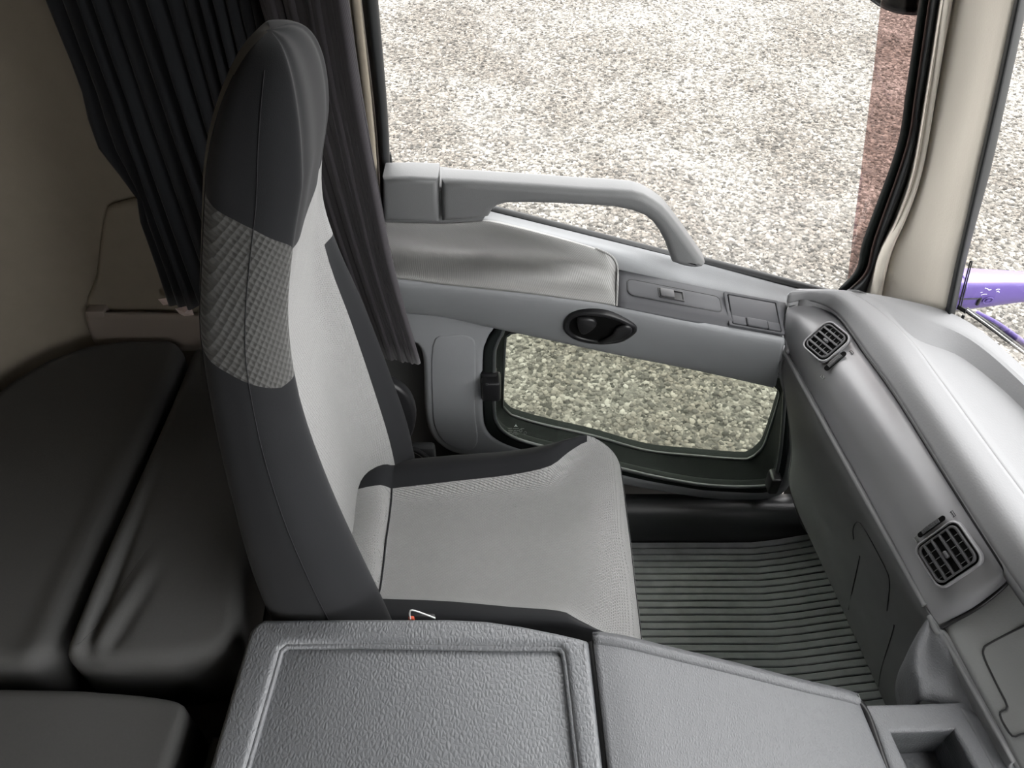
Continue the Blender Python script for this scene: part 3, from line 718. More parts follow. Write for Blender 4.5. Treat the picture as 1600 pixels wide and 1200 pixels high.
# ------------------------------------------------------------------ floor mat
fm = thing('floor_mat', V(.5, .85, 0), 'black ribbed rubber floor mat in the passenger footwell', 'floor mat')
MX = [.12, .16, .20, .24, .30, .38, .46, .54, .60, .66, .72, .78, .83]
def mz(x):
    z = 0
    if x > .58: t = min(1, (x-.58)/.25); z += .055*t*t*(3-2*t)
    if x < .30: t = min(1, (.30-x)/.16); z += .030*t*t
    return z
ms = slab('mat_base', [[(.12, .44), (.84, .44), (.84, 1.135), (.12, 1.135)]], -.012, -.002, M['mat'], fm, .003)
me_rib = None
vs, fs = [], []
RW = .0079
prof = [(-RW, -.004), (-RW, .0022), (-RW+.002, .0040), (RW-.002, .0040), (RW, .0022), (RW, -.004)]
for x in MX:
    for dy, dz in prof: vs.append(V(x, dy, mz(x)+dz))
np_ = len(prof)
for i in range(len(MX)-1):
    for j in range(np_-1):
        aa = i*np_+j; fs.append((aa, aa+np_, aa+np_+1, aa+1))
fs += [tuple(range(np_)), tuple(range((len(MX)-1)*np_, len(MX)*np_))[::-1]]
rib0 = meshobj('rib', vs, orient(vs, fs, V(.5, 0, 3)), M['mat'], fm); sharp(rib0, 30)
base_loc = rib0.location.copy(); k = 0
for i in range(37):
    y = 1.128-.0182*i
    r = rib0 if i == 0 else rib0.copy()
    if i: C.objects.link(r); r.parent = fm
    r.location = base_loc + V(0, y, 0)
# curved backing below the ribs where the mat climbs
patch('mat_underside', [[V(x, .44, mz(x)-.003) for x in MX], [V(x, 1.135, mz(x)-.003) for x in MX]], M['matblack'], fm, 2, 1, .004, False)

# ------------------------------------------------------------------ dashboard
dash = thing('dashboard', V(.75, .85, 0), 'two-tone grey dashboard with two air vents ahead of the passenger seat', 'dashboard')
Zr = lambda pts: [PZ(x, y, z) for x, y, z in pts]
# knee panel
def knee(Y):
    t = (1.12-Y)/.52; x0 = .527+.103*t
    return [V(x0, Y, .652-.05*t), V(x0+.006, Y, .60-.03*t), V(x0+.05, Y, .47), V(x0+.083-.008*t, Y, .36), V(x0+.105-.015*t, Y, .25), V(x0+.175-.04*t, Y, .10), V(x0+.25-.06*t, Y, .0)]
cols = [knee(Y) for Y in (1.128, 1.122, 1.0, .87, .74, .62, .56, .40)]
for i in (2, 3, 4): cols[0][i] += V(.01, 0, 0)
knp = patch('knee_panel', [[c[j] for c in cols] for j in range(7)], M['knee'], dash, 4, 5, .006)
sidek = [[p.copy() for p in knee(1.128)], [p+V(.12, .004, 0) for p in knee(1.128)]]
patch('knee_panel_side', sidek, M['knee'], dash, 4, 2, .004, False, V(.5, 2, .5))
kt = bvh(knp)
for seg in ([(1334, 842), (1333, 828), (1336, 818), (1342, 816), (1349, 823), (1366, 853), (1386, 892), (1390, 908), (1389, 930), (1386, 954)],
            [(1343.5, 869), (1338, 895), (1331, 926), (1326, 952)], [(1397.5, 977), (1391, 1000), (1383, 1025), (1376, 1050), (1373, 1072)], [(1433, 1054), (1427, 1075), (1420, 1096)]):
    tube('panel_joint', [on(kt, x, y, .0003)[0] for x, y in seg], .0011, M['black'], dash, 3)
# ridge between knee panel and vent panel
tube('panel_ridge', [p+V(-.001, 0, .001) for p in [c[0] for c in cols][:6]], .0045, M['knee'], dash, 4)
# vent panel
vp_rows = [
    [c[0].copy() for c in cols[:1]] + Zr([(1234, 556, .648), (1270, 620, .637), (1310, 694, .626), (1350, 768, .617), (1400, 864, .608), (1440, 940, .603), (1468, 981, .600)]),
    Zr([(1226, 528, .675), (1240, 548, .668), (1280, 615, .655), (1322, 690, .645), (1366, 764, .637), (1418, 860, .63), (1462, 940, .624), (1486, 972, .615)]),
    Zr([(1226, 508, .705), (1246, 526, .70), (1290, 590, .695), (1340, 668, .688), (1392, 748, .682), (1450, 848, .675), (1505, 925, .668), (1528, 948, .655)]),
    Zr([(1228, 490, .728), (1250, 500, .73), (1300, 550, .729), (1358, 632, .726), (1416, 720, .722), (1480, 820, .718), (1550, 900, .708), (1571, 912, .695)]),
    Zr([(1231, 479, .735), (1262, 474, .742), (1306, 494, .742), (1352, 556, .742), (1403, 628, .741), (1480, 752, .740), (1550, 862, .735), (1572, 897, .725)])]
vp_rows[0] = vp_rows[0][:8]
vpn = patch('vent_panel', vp_rows, M['dashdark'], dash, 6, 5, .006)
endc = [[r[0].copy() for r in vp_rows], [r[0]+V(.05, .03, 0) for r in vp_rows]]
patch('vent_panel_end', endc, M['dashdark'], dash, 3, 2, .003, False, V(.3, 1.3, .9))
# groove line round the vent panel
vt = bvh(vpn)
gl_ = spl(vp_rows[-1], 6)[:-3] + spl([r[-1] for r in vp_rows[::-1]], 6)[2:]
tube('panel_groove', [p+V(.001, -.0005, .0020) for p in gl_], .0030, M['black'], dash, 2)
# dash top
TA = [(1230, 474, .745), (1262, 470, .752), (1306, 489, .752), (1355, 552, .752), (1406, 624, .751), (1483, 748, .75), (1553, 858, .745), (1640, 985, .735)]
TB = [(1231, 464, .765), (1268, 459, .778), (1318, 472, .780), (1380, 540, .780), (1436, 622, .780), (1520, 745, .78), (1600, 862, .778), (1690, 990, .77)]
TB2 = [(1233, 459, .772), (1275, 455, .785), (1330, 466, .788), (1394, 530, .788), (1452, 612, .788), (1540, 735, .788), (1625, 850, .788), (1715, 975, .785)]
TC = [(1237, 456, .776), (1290, 453, .788), (1345, 465, .789), (1413, 520, .787), (1470, 595, .785), (1562, 722, .785), (1650, 838, .785), (1740, 960, .785)]
TC2 = [(1238, 455, .776), (1293, 453, .788), (1350, 465, .789), (1419, 523, .783), (1480, 592, .776), (1575, 715, .775), (1662, 830, .775), (1750, 952, .775)]
TD = [(1240, 454, .777), (1300, 453, .788), (1364, 467, .789), (1428, 527, .776), (1505, 560, .768), (1600, 640, .766), (1680, 738, .766), (1770, 850, .766)]
TE = [(1241, 453, .778), (1310, 453, .789), (1378, 469, .790), (1432, 494, .791), (1515, 530, .792), (1608, 610, .792), (1688, 705, .792), (1778, 820, .792)]
TE2 = [(1243, 453, .778), (1313, 453, .789), (1386, 469, .790), (1442, 494, .792), (1524, 530, .793), (1615, 608, .793), (1695, 700, .793), (1785, 812, .793)]
TF = [(1248, 451, .778), (1325, 454, .788), (1405, 467, .788), (1480, 487, .788), (1535, 518, .788), (1602, 577, .788), (1665, 645, .788), (1730, 730, .788)]
rows = [Zr(r) for r in (TA, TB, TB2, TC, TC2, TD, TE, TE2, TF)]
rows.append([p+V(.008, .004, -.012) for p in rows[-1]]); rows.append([p+V(.012, .006, -.10) for p in rows[-2]])
def ext(rows, last, d):
    for r in rows: r.append(r[-1]+d)
ext(rows, 0, V(.055, -.30, 0))
dtop = patch('dash_top', rows[:4], M['dashtop'], dash, 6, 5, .006)
drec = patch('dash_shelf', rows[3:], M['dashtop'], dash, 6, 3, .006, False); sharp(drec, 18)
lip = [[p.copy() for p in rows[0]], [p+V(.012, 0, -.03) for p in rows[0]]]
patch('dash_top_lip', lip, M['dashtop'], dash, 6, 2, .004, False)
# centre panel with lid, near the gear side
CA = [(1476, 976, .602), (1520, 948, .645), (1575, 908, .700), (1640, 985, .728), (1700, 1075, .72)]
CB = [(1482, 992, .600), (1530, 975, .635), (1600, 950, .690), (1665, 1035, .70), (1725, 1120, .70)]
CC = [(1540, 1100, .575), (1580, 1070, .605), (1640, 1040, .640), (1700, 1110, .65), (1760, 1200, .65)]
CD = [(1592, 1200, .555), (1630, 1180, .585), (1690, 1150, .61), (1750, 1210, .62), (1810, 1300, .62)]
CE = [(1680, 1370, .52), (1720, 1350, .55), (1780, 1320, .57), (1840, 1380, .58), (1900, 1460, .58)]
cpn = patch('centre_panel', [Zr(r) for r in (CA, CB, CC, CD, CE)], M['dashtop'], dash, 5, 5, .006)
cpn.data.materials[0] = mat('centre_panel_grey', (.20, .205, .205), .5, .45, [('leather', 260, .35, .0007)], .03, 15)
ctree = bvh(cpn)
LIDP = [(1610, 973), (1575, 990), (1545, 1006), (1537, 1014), (1538, 1028), (1556, 1067), (1574, 1104), (1563, 1113), (1567, 1128), (1582, 1150), (1596, 1147), (1606, 1150), (1625, 1190), (1690, 1290)]
tube('lid_joint', [on(ctree, x, y, .0005)[0] for x, y in LIDP], .0014, M['matblack'], dash, 3)
# ridge of the centre column
RG = [(1451, 962, .604), (1456, 972, .602), (1461, 984, .598), (1468, 990, .597), (1476, 991, .598), (1500, 1035, .586), (1545, 1118, .568), (1590, 1200, .552), (1680, 1366, .52)]
tube('column_ridge', Zr(RG), .0045, M['knee'], dash, 5)
# air vents
def air_vent(pix, wheel, icons, flip):
    ps = [on(vt, x, y)[0] for x, y in pix]
    O, a, b, n, W, H = frame_on(vt, pix, .0)
    W *= 1.03; H *= 1.10; O = O + n*.0028
    v = fplate('air_vent', O, a, b, n, [rrect(-W/2, -H/2, W/2, H/2, .015), rrect(-W/2+.0035, -H/2+.0035, W/2-.0035, H/2-.0035, .012)], -.006, .0030, M['dashdark'], dash, .0018)
    fplate('vent_cavity', O, a, b, n, [rrect(-W/2+.002, -H/2+.002, W/2-.002, H/2-.002, .013)], -.0005, .0006, M['void'], v, .0002)
    inn = rrect(-W/2+.0065, -H/2+.0065, W/2-.0065, H/2-.0065, .010)
    fplate('vent_frame', O, a, b, n, [inn, [(x*.90, y*.92) for x, y in inn]], .0003, .0050, M['slat'], v, .0012)
    for i in range(4):
        u = -W/2+.0065 + (W-.013)*(i+1)/5
        fbox('vent_slat', O, a, b, n, (u-.0019, u+.0019), (-H/2+.008, H/2-.008), (.0006, .0056), M['slat'], v, .0008)
    for i in range(5):
        u0 = -W/2+.0065 + (W-.013)*(i+.5)/5
        for j in range(4):
            if i == 2: continue
            vv = -H/2+.012+(H-.024)*(j+.5)/4 - .003
            fbox('vent_vane', O, a, b, n, (u0-.0052, u0+.0052), (vv-.0004, vv+.0004), (.0005, .0014), M['knee'], v)
    fbox('vent_tab', O, a, b, n, (-.0032, .0032), (-.006, .005), (.0006, .0080), M['slat'], v, .0025, 3)
    O2, a2, b2, n2, W2, H2 = frame_on(vt, wheel)
    O2 = O2+n2*.0012
    sl = fplate('wheel_slot', O2, a2, b2, n2, [rrect(-W2/2, -H2/2, W2/2, H2/2, H2*.48)], -.0005, .0010, M['void'], dash, .0003)
    nT = 13
    for i in range(nT):
        t = (i+.5)/nT*2-1; x = t*W2*.32
        fbox('thumbwheel_tooth', O2, a2, b2, n2, (x-W2*.016, x+W2*.016), (-H2*.34, H2*.34), (.0006, .0012+.0042*math.sqrt(max(0, 1-t*t*.9))), M['slat'], sl)
    for (x, y), op in icons:
        p, nn = on(vt, x, y, .0003)
        k = .0042
        tube('shutter_mark', [p+a2*dx*k+b2*dy*k for dx, dy in ((-1, -1), (1, -1), (1, 1), (-1, 1))], .0006, M['black'] if op else M['grey_print'], dash, 0, True, 1)
        for dd in ((-.3, .3) if op else (0,)):
            tube('shutter_mark', [p+a2*(dd-(0 if op else .6))*k+b2*-.8*k, p+a2*(dd+(0 if op else .6))*k+b2*.8*k], .0005, M['black'] if op else M['grey_print'], dash, 0, False, 1)
air_vent([(1262, 541), (1304, 505), (1332, 537), (1283, 580)], [(1289, 578), (1322, 551), (1327, 556), (1295, 584)], [((1329, 552), True), ((1287, 588), False)], 0)
air_vent([(1436, 858), (1502, 812), (1545, 873), (1474, 922)], [(1437, 835), (1478, 804), (1483, 811), (1441, 841)], [((1487.5, 804), True), ((1433, 842), False)], 1)

# ------------------------------------------------------------------ centre console
con = thing('engine_cover', V(-.02, .3, 0), 'grey leather-grain engine cover console with a shallow tray', 'console')
ZT = .62
outl = [(412, 966), (560, 965), (700, 965), (760, 968), (815, 976), (870, 987), (905, 995), (918, 999)]
far = xy(outl, ZT)
pr = [PZ(930, 1085, ZT), PZ(943, 1200, ZT)]
dirr = (pr[1]-pr[0]).normalized(); pl_ = [PZ(384, 1000, ZT), PZ(343, 1140, ZT)]; dirl = (pl_[1]-pl_[0]).normalized()
yb = -.36
def run(p, d, y): t = (y-p.y)/d.y; return ((p+d*t).x, y)
rimloop = far + [(PZ(921, 1003, ZT).x, PZ(921, 1003, ZT).y), (pr[0].x, pr[0].y), (pr[1].x, pr[1].y), run(pr[1], dirr, yb), run(pl_[1], dirl, yb), (pl_[1].x, pl_[1].y), (pl_[0].x, pl_[0].y), (PZ(390, 984, ZT).x, PZ(390, 984, ZT).y), (PZ(399, 973, ZT).x, PZ(399, 973, ZT).y)]
tr_r = [PZ(884, 1035, ZT), PZ(903, 1200, ZT)]; dr = (tr_r[1]-tr_r[0]).normalized()
tl_r = [PZ(430, 1040, ZT), PZ(384, 1200, ZT)]; dl = (tl_r[1]-tl_r[0]).normalized()
tray = xy([(447, 1006), (560, 1005), (700, 1007), (800, 1009), (862, 1009), (876, 1011)], ZT) + [(PZ(881, 1018, ZT).x, PZ(881, 1018, ZT).y), (tr_r[0].x, tr_r[0].y), run(tr_r[1], dr, yb+.06), run(tl_r[1], dl, yb+.06), (tl_r[0].x, tl_r[0].y), (PZ(437, 1014, ZT).x, PZ(437, 1014, ZT).y)]
def conwarp(v):
    # the cover widens a little towards the floor
    if v.z < ZT-.05: v.x += (-.03 if v.x < -.1 else .0)*(ZT-v.z); v.y += (.02 if v.y > .4 else 0)*(ZT-v.z)
    return v
slab('cover_rim', [rimloop, tray], .52, ZT, M['console'], con, .010, 5)
slab('cover_tray', [[(x*1.0, y) for x, y in tray]], .56, ZT-.012, M['console'], con, .002)
tube('tray_bead', [V(x, y, ZT-.009) for x, y in tray], .0045, M['console'], con, 0, True)
slab('cover_side', [[(x*.985, y-.004) for x, y in rimloop]], .0, .53, M['console'], con, .004)
fs_e = Zr([(927, 1001, ZT), (975, 1008, .618), (1050, 1026, .606), (1150, 1050, .590), (1250, 1075, .574), (1320, 1091, .563), (1343, 1098, .558)])
ne = [V(p.x+(.012 if i == 0 else .02), yb, p.z) for i, p in enumerate(fs_e)]
nx = PZ(946, 1200, ZT); ne[0].x = run(pr[1], dirr, yb)[0]+.006
sx0 = PZ(1384, 1200, .555); ne[-1].x = fs_e[-1].x+(sx0.x-fs_e[-1].x)/(sx0.y-fs_e[-1].y)*(yb-fs_e[-1].y)
edge = [p+V(0, .008, -.012) for p in fs_e]; low = [p+V(0, .012, -.05) for p in fs_e]; flo = [V(p.x, p.y+.03, .0) for p in fs_e]
inn_ = [p+V(0, -.010, .001) for p in fs_e]
front = patch('cover_front', [flo, low, edge, fs_e, inn_, [a.lerp(b, .25) for a, b in zip(inn_, ne)], [a.lerp(b, .6) for a, b in zip(inn_, ne)], ne], M['consolef'], con, 5, 4, .006)
gp = [PZ(921, 1000, ZT), PZ(934, 1100, ZT), PZ(945, 1200, ZT)]; gp.append(V(*run(gp[2], dirr, yb), ZT))
tube('cover_joint', [p+V(.003, 0, -.010) for p in gp], .0065, M['black'], con, 3)

# storage pocket joined to the foot of the dash
pk = dash
ZP = .556
def pz(px, py, z=ZP): q = PZ(px, py, z); return (q.x, q.y)
pocket_out = [pz(1350, 1100), pz(1390, 1099), pz(1432, 1098), pz(1460, 1097), pz(1490, 1096), pz(1516, 1094), pz(1528, 1108), pz(1560, 1165), pz(1590, 1215), pz(1660, 1345), pz(1475, 1400), pz(1425, 1300), pz(1388, 1200), pz(1366, 1135)]
hole = [pz(1394, 1143), pz(1440, 1142), pz(1492, 1139), pz(1510, 1172), pz(1530, 1210), pz(1560, 1270), pz(1455, 1280), pz(1423, 1205), pz(1404, 1165)]
slab('pocket_rim', [pocket_out, hole], ZP-.05, ZP, M['consolef'], pk, .008, 4)
hs = [V(x, y, ZP-.006) for x, y in hole]; hd_ = [V(x, y, ZP-.085) for x, y in hole]
vs = hs+hd_; nh = len(hs); fs = [(i, (i+1) % nh, nh+(i+1) % nh, nh+i) for i in range(nh)]
meshobj('pocket_walls', vs, orient(vs, fs, V(*[sum(p[i] for p in hs)/nh for i in (0, 1)], ZP+.02)), M['console'], pk, False)
slab('pocket_floor', [hole], ZP-.095, ZP-.083, M['console'], pk, .001)
tube('pocket_joint', [PZ(x, y, ZP-.008) for x, y in ((1341, 1099), (1354, 1116), (1368, 1155), (1384, 1203), (1430, 1330))], .0075, M['black'], pk, 3)
# column rising from the pocket to the dash
cl0 = Zr([(1450, 964, .601), (1437, 985, .585), (1427, 1008, .570), (1423, 1035, .555), (1428, 1062, .548), (1433, 1098, .530)])
cl1 = Zr([(1456, 975, .600), (1452, 1000, .585), (1450, 1025, .570), (1450, 1050, .560), (1456, 1072, .555), (1460, 1099, .538)])
cl2 = Zr([(1462, 985, .599), (1474, 1015, .592), (1485, 1040, .583), (1492, 1062, .571), (1500, 1085, .560), (1500, 1112, .545)])
cl3 = Zr([(1470, 990, .599), (1490, 1017, .594), (1510, 1053, .584), (1528, 1087, .575), (1540, 1110, .570), (1552, 1133, .560)])
cl4 = [p+V(.02, 0, -.03) for p in cl3]
patch('pocket_column', [[p+V(.01, 0, -.10) for p in cl0], cl0, cl1, cl2, cl3, cl4], M['consolef'], pk, 5, 5, .005)
cl5 = Zr([(1500, 1105, .556), (1530, 1160, .556), (1560, 1215, .556), (1640, 1370, .55)])
cl6 = Zr([(1552, 1133, .565), (1572, 1168, .56), (1596, 1212, .55), (1682, 1372, .518)])
patch('pocket_side', [cl5, [a.lerp(b, .5)+V(0, 0, -.001) for a, b in zip(cl5, cl6)], cl6], M['consolef'], pk, 4, 3, .005)
slab('pocket_body', [[(x+.012, y-.012) for x, y in pocket_out]], .0, ZP-.10, M['knee'], pk, .004)

# ------------------------------------------------------------------ passenger seat
YC = .846
seat = thing('passenger_seat', V(-.05, YC, 0), 'two-tone grey fabric passenger seat with tall integrated headrest', 'seat')
BK = [(.44, -.402, -.195, -.290, .235), (.55, -.402, -.203, -.292, .245), (.70, -.400, -.224, -.294, .245), (.85, -.392, -.246, -.296, .235),
      (.98, -.385, -.264, -.293, .205), (1.08, -.380, -.266, -.274, .168), (1.16, -.364, -.252, -.251, .134), (1.24, -.343, -.228, -.226, .117)]
for e_ in (.15, .35, .55, .72, .85, .94, .985, 1.0):
    q_ = math.sqrt(max(0, 1-e_*e_)); q_ = max(q_, .03)
    BK.append((1.24+.133*e_, -.292+.040*e_-.051*q_**.9, -.292+.040*e_+(.064-.012*e_)*q_**.75, -.292+.040*e_+(.066-.012*e_)*q_**.75, .117*q_**.8))
NS = 6
def section(z):
    xr, xb, xc, hw = key(BK, z); d = xb-xr
    half = [V(xr, 0, 0), V(xr+.004, -hw*.55, 0), V(xr+min(.03, d*.2), -hw*.93, 0), V(xr+d*.5, -hw, 0), V(xb-d*.22, -hw*.955, 0), V(xb, -hw*.80, 0), V(xb-.35*(xb-xc), -hw*.64, 0), V(xc+.002, -hw*.42, 0), V(xc, 0, 0)]
    other = [V(p.x, -p.y, 0) for p in half[-2:0:-1]]
    loop = spl(half+other, NS, True)
    return [V(p.x, p.y+YC, z) for p in loop]
NL = 16*NS
def ztab(i):
    """break heights along column i: bottom, lower edge of dimpled patch, its upper edge, top"""
    u = i/NS; u = u if u <= 8 else 16-u     # 0 rear .. 8 front centre
    f = max(0, min(1, (u-1.5)/3.0))
    zl = 1.078-.060*f
    g = max(0, min(1, (u-1.5)/2.0)); zu = 1.245-.035*g
    if u > 3.5: zu = 1.210-.050*min(1, (u-3.5)/2.2)
    if u > 6: zu = 1.16-.012*min(1, (u-6)/2)
    return (.44, zl, zu, 1.3728)
def level(i, v):
    a = ztab(i)
    if v <= 1: return a[0]+(a[1]-a[0])*v
    if v <= 2: return a[1]+(a[2]-a[1])*(v-1)
    t = v-2; return a[2]+(a[3]-a[2])*math.sin(t*math.pi/2)
LV = [k/16 for k in range(16)] + [1+k/8 for k in range(8)] + [2+k/22 for k in range(23)]
cache = {}
verts = []
for v in LV:
    for i in range(NL):
        z = level(i, v); xr_ = section(z)[i]; verts.append(xr_)
faces = []; cls = []
for j in range(len(LV)-1):
    for i in range(NL):
        i2 = (i+1) % NL; faces.append((j*NL+i, j*NL+i2, (j+1)*NL+i2, (j+1)*NL+i))
        u = (i+.5)/NS; u = u if u <= 8 else 16-u; v = (LV[j]+LV[j+1])/2
        if u < 1.67: c = 'back_shell'
        elif v > 2: c = 'headrest_cover'
        elif u > 6: c = 'centre_panel'
        elif v > 1 and i > NL/2 and u > 4.0: c = 'centre_panel'
        elif v > 1: c = 'dimpled_patch' if i < NL/2 else 'dimpled_patch_far'
        else: c = 'bolster_cover'
        cls.append(c)
# close top with a small dome, bottom flat
tc_ = sum(verts[-NL:], Vector())/NL + V(0, 0, .0003); k = len(verts); verts.append(tc_)
for i in range(NL):
    j0 = (len(LV)-1)*NL; faces.append((j0+i, j0+(i+1) % NL, k)); cls.append('headrest_cover')
bc = sum(verts[:NL], Vector())/NL; verts.append(bc)
for i in range(NL): faces.append(((i+1) % NL, i, k+1)); cls.append('back_shell')
def split_surface(verts, faces, cls, mats, parent, center):
    vn = [Vector() for _ in verts]
    for f in faces:
        a, b, c = verts[f[0]], verts[f[1]], verts[f[2]]; nn = (b-a).cross(c-a)
        if len(f) == 4: nn = (verts[f[2]]-verts[f[0]]).cross(verts[f[3]]-verts[f[1]])
        for q in f: vn[q] += nn
    flip = sum((vn[i]).dot(verts[i]-center) for i in range(len(verts))) < 0
    objs = {}
    for cname, mt in mats.items():
        idx = {}; vs = []; ns = []; fs = []
        for f, c in zip(faces, cls):
            if c != cname: continue
            g = []
            for q in f:
                if q not in idx: idx[q] = len(vs); vs.append(verts[q]); ns.append((-vn[q] if flip else vn[q]).normalized())
                g.append(idx[q])
            fs.append(tuple(reversed(g)) if flip else tuple(g))
        if not fs: continue
        o = meshobj(cname.replace('_far', ''), vs, fs, mt, parent)
        o.data.normals_split_custom_set_from_vertices([tuple(q) for q in ns]); objs[cname] = o
    return objs
bko = split_surface(verts, faces, cls, {'bolster_cover': M['seatdark'], 'headrest_cover': M['seatdark'], 'centre_panel': M['seatlight'], 'dimpled_patch': M['seatdimple'], 'dimpled_patch_far': M['seatdimple'], 'back_shell': M['shell']}, seat, V(-.3, YC, .9))
bko['headrest_cover']['label'] = 'charcoal headrest cover'; bko['dimpled_patch']['label'] = 'dimpled mid-grey side patch'; bko['centre_panel']['label'] = 'light grey woven centre panel'
# seam threads down both sides
for col in (int(3.5*NS), NL-int(3.5*NS)):
    pts = []
    for v in LV[:-5:2]:
        p = section(level(col, v))[col]; pts.append(p+V(0, -.0006 if col < NL/2 else .0006, 0))
    tube('seam', pts, .0006, M['thread'], seat, 2, False, 1)
for col in (int(1.67*NS),):
    tube('seam', [section(level(col, v))[col]+V(0, -.0006, 0) for v in LV[:-7:2]], .0007, M['thread'], seat, 2, False, 1)
# cushion
CY = .845
CT = [(-.335, .465, .010, .183, .098), (-.290, .477, .014, .185, .106), (-.250, .478, .018, .188, .112), (-.232, .461, .022, .190, .116), (-.214, .457, .028, .191, .118), (-.11, .460, .036, .196, .127), (0, .460, .042, .203, .140),
      (.075, .466, .048, .212, .153), (.11, .470, .042, .216, .178), (.150, .472, .026, .218, .204), (.185, .464, .010, .214, .206), (.208, .448, .0, .208, .202), (.222, .424, -.006, .202, .196), (.228, .395, -.006, .198, .192), (.224, .355, -.004, .195, .189), (.212, .32, .0, .19, .184)]
def csec(t):
    i = min(int(t), len(CT)-2); f = t-i
    q = [cr(CT[max(0, i-1)][c], CT[i][c], CT[i+1][c], CT[min(len(CT)-1, i+2)][c], f) for c in range(5)]
    x, zt, bo, hw, bb = q
    sidez = min(.40, zt-.02)
    half = [V(x, -hw*.97, min(.30, zt-.04)), V(x, -hw-.004, sidez-.03 if sidez > .36 else sidez-.01), V(x, -hw, (zt+bo)*.55+sidez*.45), V(x, -(hw*.55+bb*.45), zt+bo), V(x, -bb, zt+bo*.62), V(x, -bb*.80, zt+bo*.12), V(x, -bb*.4, zt), V(x, 0, zt+.002)]
    sh = .018*max(0, min(1, (.15-x)/.08))
    full = half + [V(p.x, -p.y, p.z) for p in half[-2::-1]]
    for q_ in range(3, 12): full[q_].y -= sh; full[q_].z -= .004 if q_ < 7 else 0
    return [V(p.x, p.y+CY, p.z) for p in spl(full, 4)]
ST = [k/3 for k in range(3*(len(CT)-1)+1)]
verts = []; faces = []; cls = []
rowsC = [csec(t) for t in ST]; nc = len(rowsC[0])
for r in rowsC: verts += r
for j in range(len(ST)-1):
    x = rowsC[j][0].x
    for i in range(nc-1):
        a_ = j*nc+i; faces.append((a_, a_+nc, a_+nc+1, a_+1))
        u = (i+.5)/4; u = u if u <= 7 else 14-u; t = (ST[j]+ST[j+1])/2
        if t > 9 and u > .6: c = 'cushion_panel'
        elif u < 4: c = 'cushion_bolster'
        elif t < 3.01: c = 'cushion_roll'
        else: c = 'cushion_panel'
        cls.append(c)
split_surface(verts, faces, cls, {'cushion_panel': M['seatlight'], 'cushion_bolster': M['seatdark'], 'cushion_roll': M['seatlight']}, seat, V(0, CY, .40))
# nose seam
nose = [rowsC[3*12][i]+V(.0006, 0, .0006) for i in range(6, nc-6, 2)]
tube('seam', nose, .0008, M['thread'], seat, 2, False, 1)
crease = [rowsC[9][i]+V(.002, 0, .0012) for i in range(16, nc-16, 2)]
tube('seam', crease, .0016, M['thread'], seat, 2, False, 1)
# seat pan, base and hinge covers
slab('seat_pan', [[(-.33, CY-.19), (.20, CY-.18), (.20, CY+.18), (-.30, CY+.19)]], .255, .33, M['matblack'], seat, .02)
slab('seat_base', [[(-.28, CY-.16), (.12, CY-.16), (.12, CY+.16), (-.28, CY+.16)]], -.01, .26, M['matblack'], seat, .02)
for s_ in (1,):
    hx = [(-.345, .50), (-.33, .45), (-.28, .43), (-.22, .45), (-.192, .52), (-.198, .59), (-.235, .63), (-.275, .61), (-.325, .57)]
    hc = plate('hinge_cover', [hx], YC+s_*.236-.012, YC+s_*.236+.016, M['black'], seat, .008, 3, 4)
# ------------------------------------------------------------------ belt buckle beside the seat
bk = thing('seat_belt_buckle', PZ(645, 965, .5), 'small clear buckle guard with orange press tab beside the seat cushion', 'buckle')
p0 = PZ(640, 958, .585); p1 = PZ(641, 967, .575); p2 = PZ(644, 953.5, .59); p3 = PZ(680, 966, .575)
tube('guard_rim', [p1, p0, p2, PZ(662, 959, .583), p3], .0012, M['white'], bk, 3)
box('buckle_body', (PZ(643, 965, .56).x-.004, PZ(643, 965, .56).y-.006, .45), (PZ(680, 965, .56).x, PZ(643, 965, .56).y+.006, .565), M['black'], bk, .004)
box('press_tab', (PZ(640, 964, .575).x-.002, PZ(640, 964, .575).y-.003, .562), (PZ(647, 964, .575).x, PZ(640, 964, .575).y+.003, .574), M['red'], bk, .002)

# seat belt anchor behind the seat, on the floor side
an = thing('belt_stalk', V(-.19, 1.11, 0), 'black glossy belt anchor loop between seat and door', 'belt anchor')
tube('anchor_loop', [PZ(x, y, z) for x, y, z in ((612, 703, .40), (632, 699, .405), (652, 705, .40), (668, 716, .39))], .006, M['black'], an, 4)
box('anchor_body', (-.225, 1.104, .0), (-.165, 1.128, .40), M['matblack'], an, .008)

# ------------------------------------------------------------------ bunk
bk_ = thing('sleeper_bunk', V(-.7, .2, 0), 'dark boxed sleeper bunk under the black mattress sections', 'bunk')
slab('bunk_box', [[(-.425, -.9), (-.425, 1.19), (-.80, 1.19), (-.90, 1.15), (-.97, 1.05), (-1.0, .9), (-1.0, -.9)]], 0, .448, M['matblack'], bk_, .01)
slab('bunk_front_panel', [[(-.437, .46), (-.405, .46), (-.425, .0), (-.46, .0)]], .448, .52, M['mattress'], bk_, .01)
ZM = .60
m1 = [(-.668, .553), (-.668, .80), (-.668, 1.05), (-.668, 1.20), (-.70, 1.236), (-.80, 1.238), (-.875, 1.222), (-.94, 1.18), (-.99, 1.11), (-1.022, 1.0), (-1.03, .85), (-1.03, .535), (-.9, .53), (-.70, .53)]
def soft(v):
    if v.z > .55: v.z += .004*math.sin(v.x*9+v.y*5)+.003*math.sin(v.y*11)
    return v
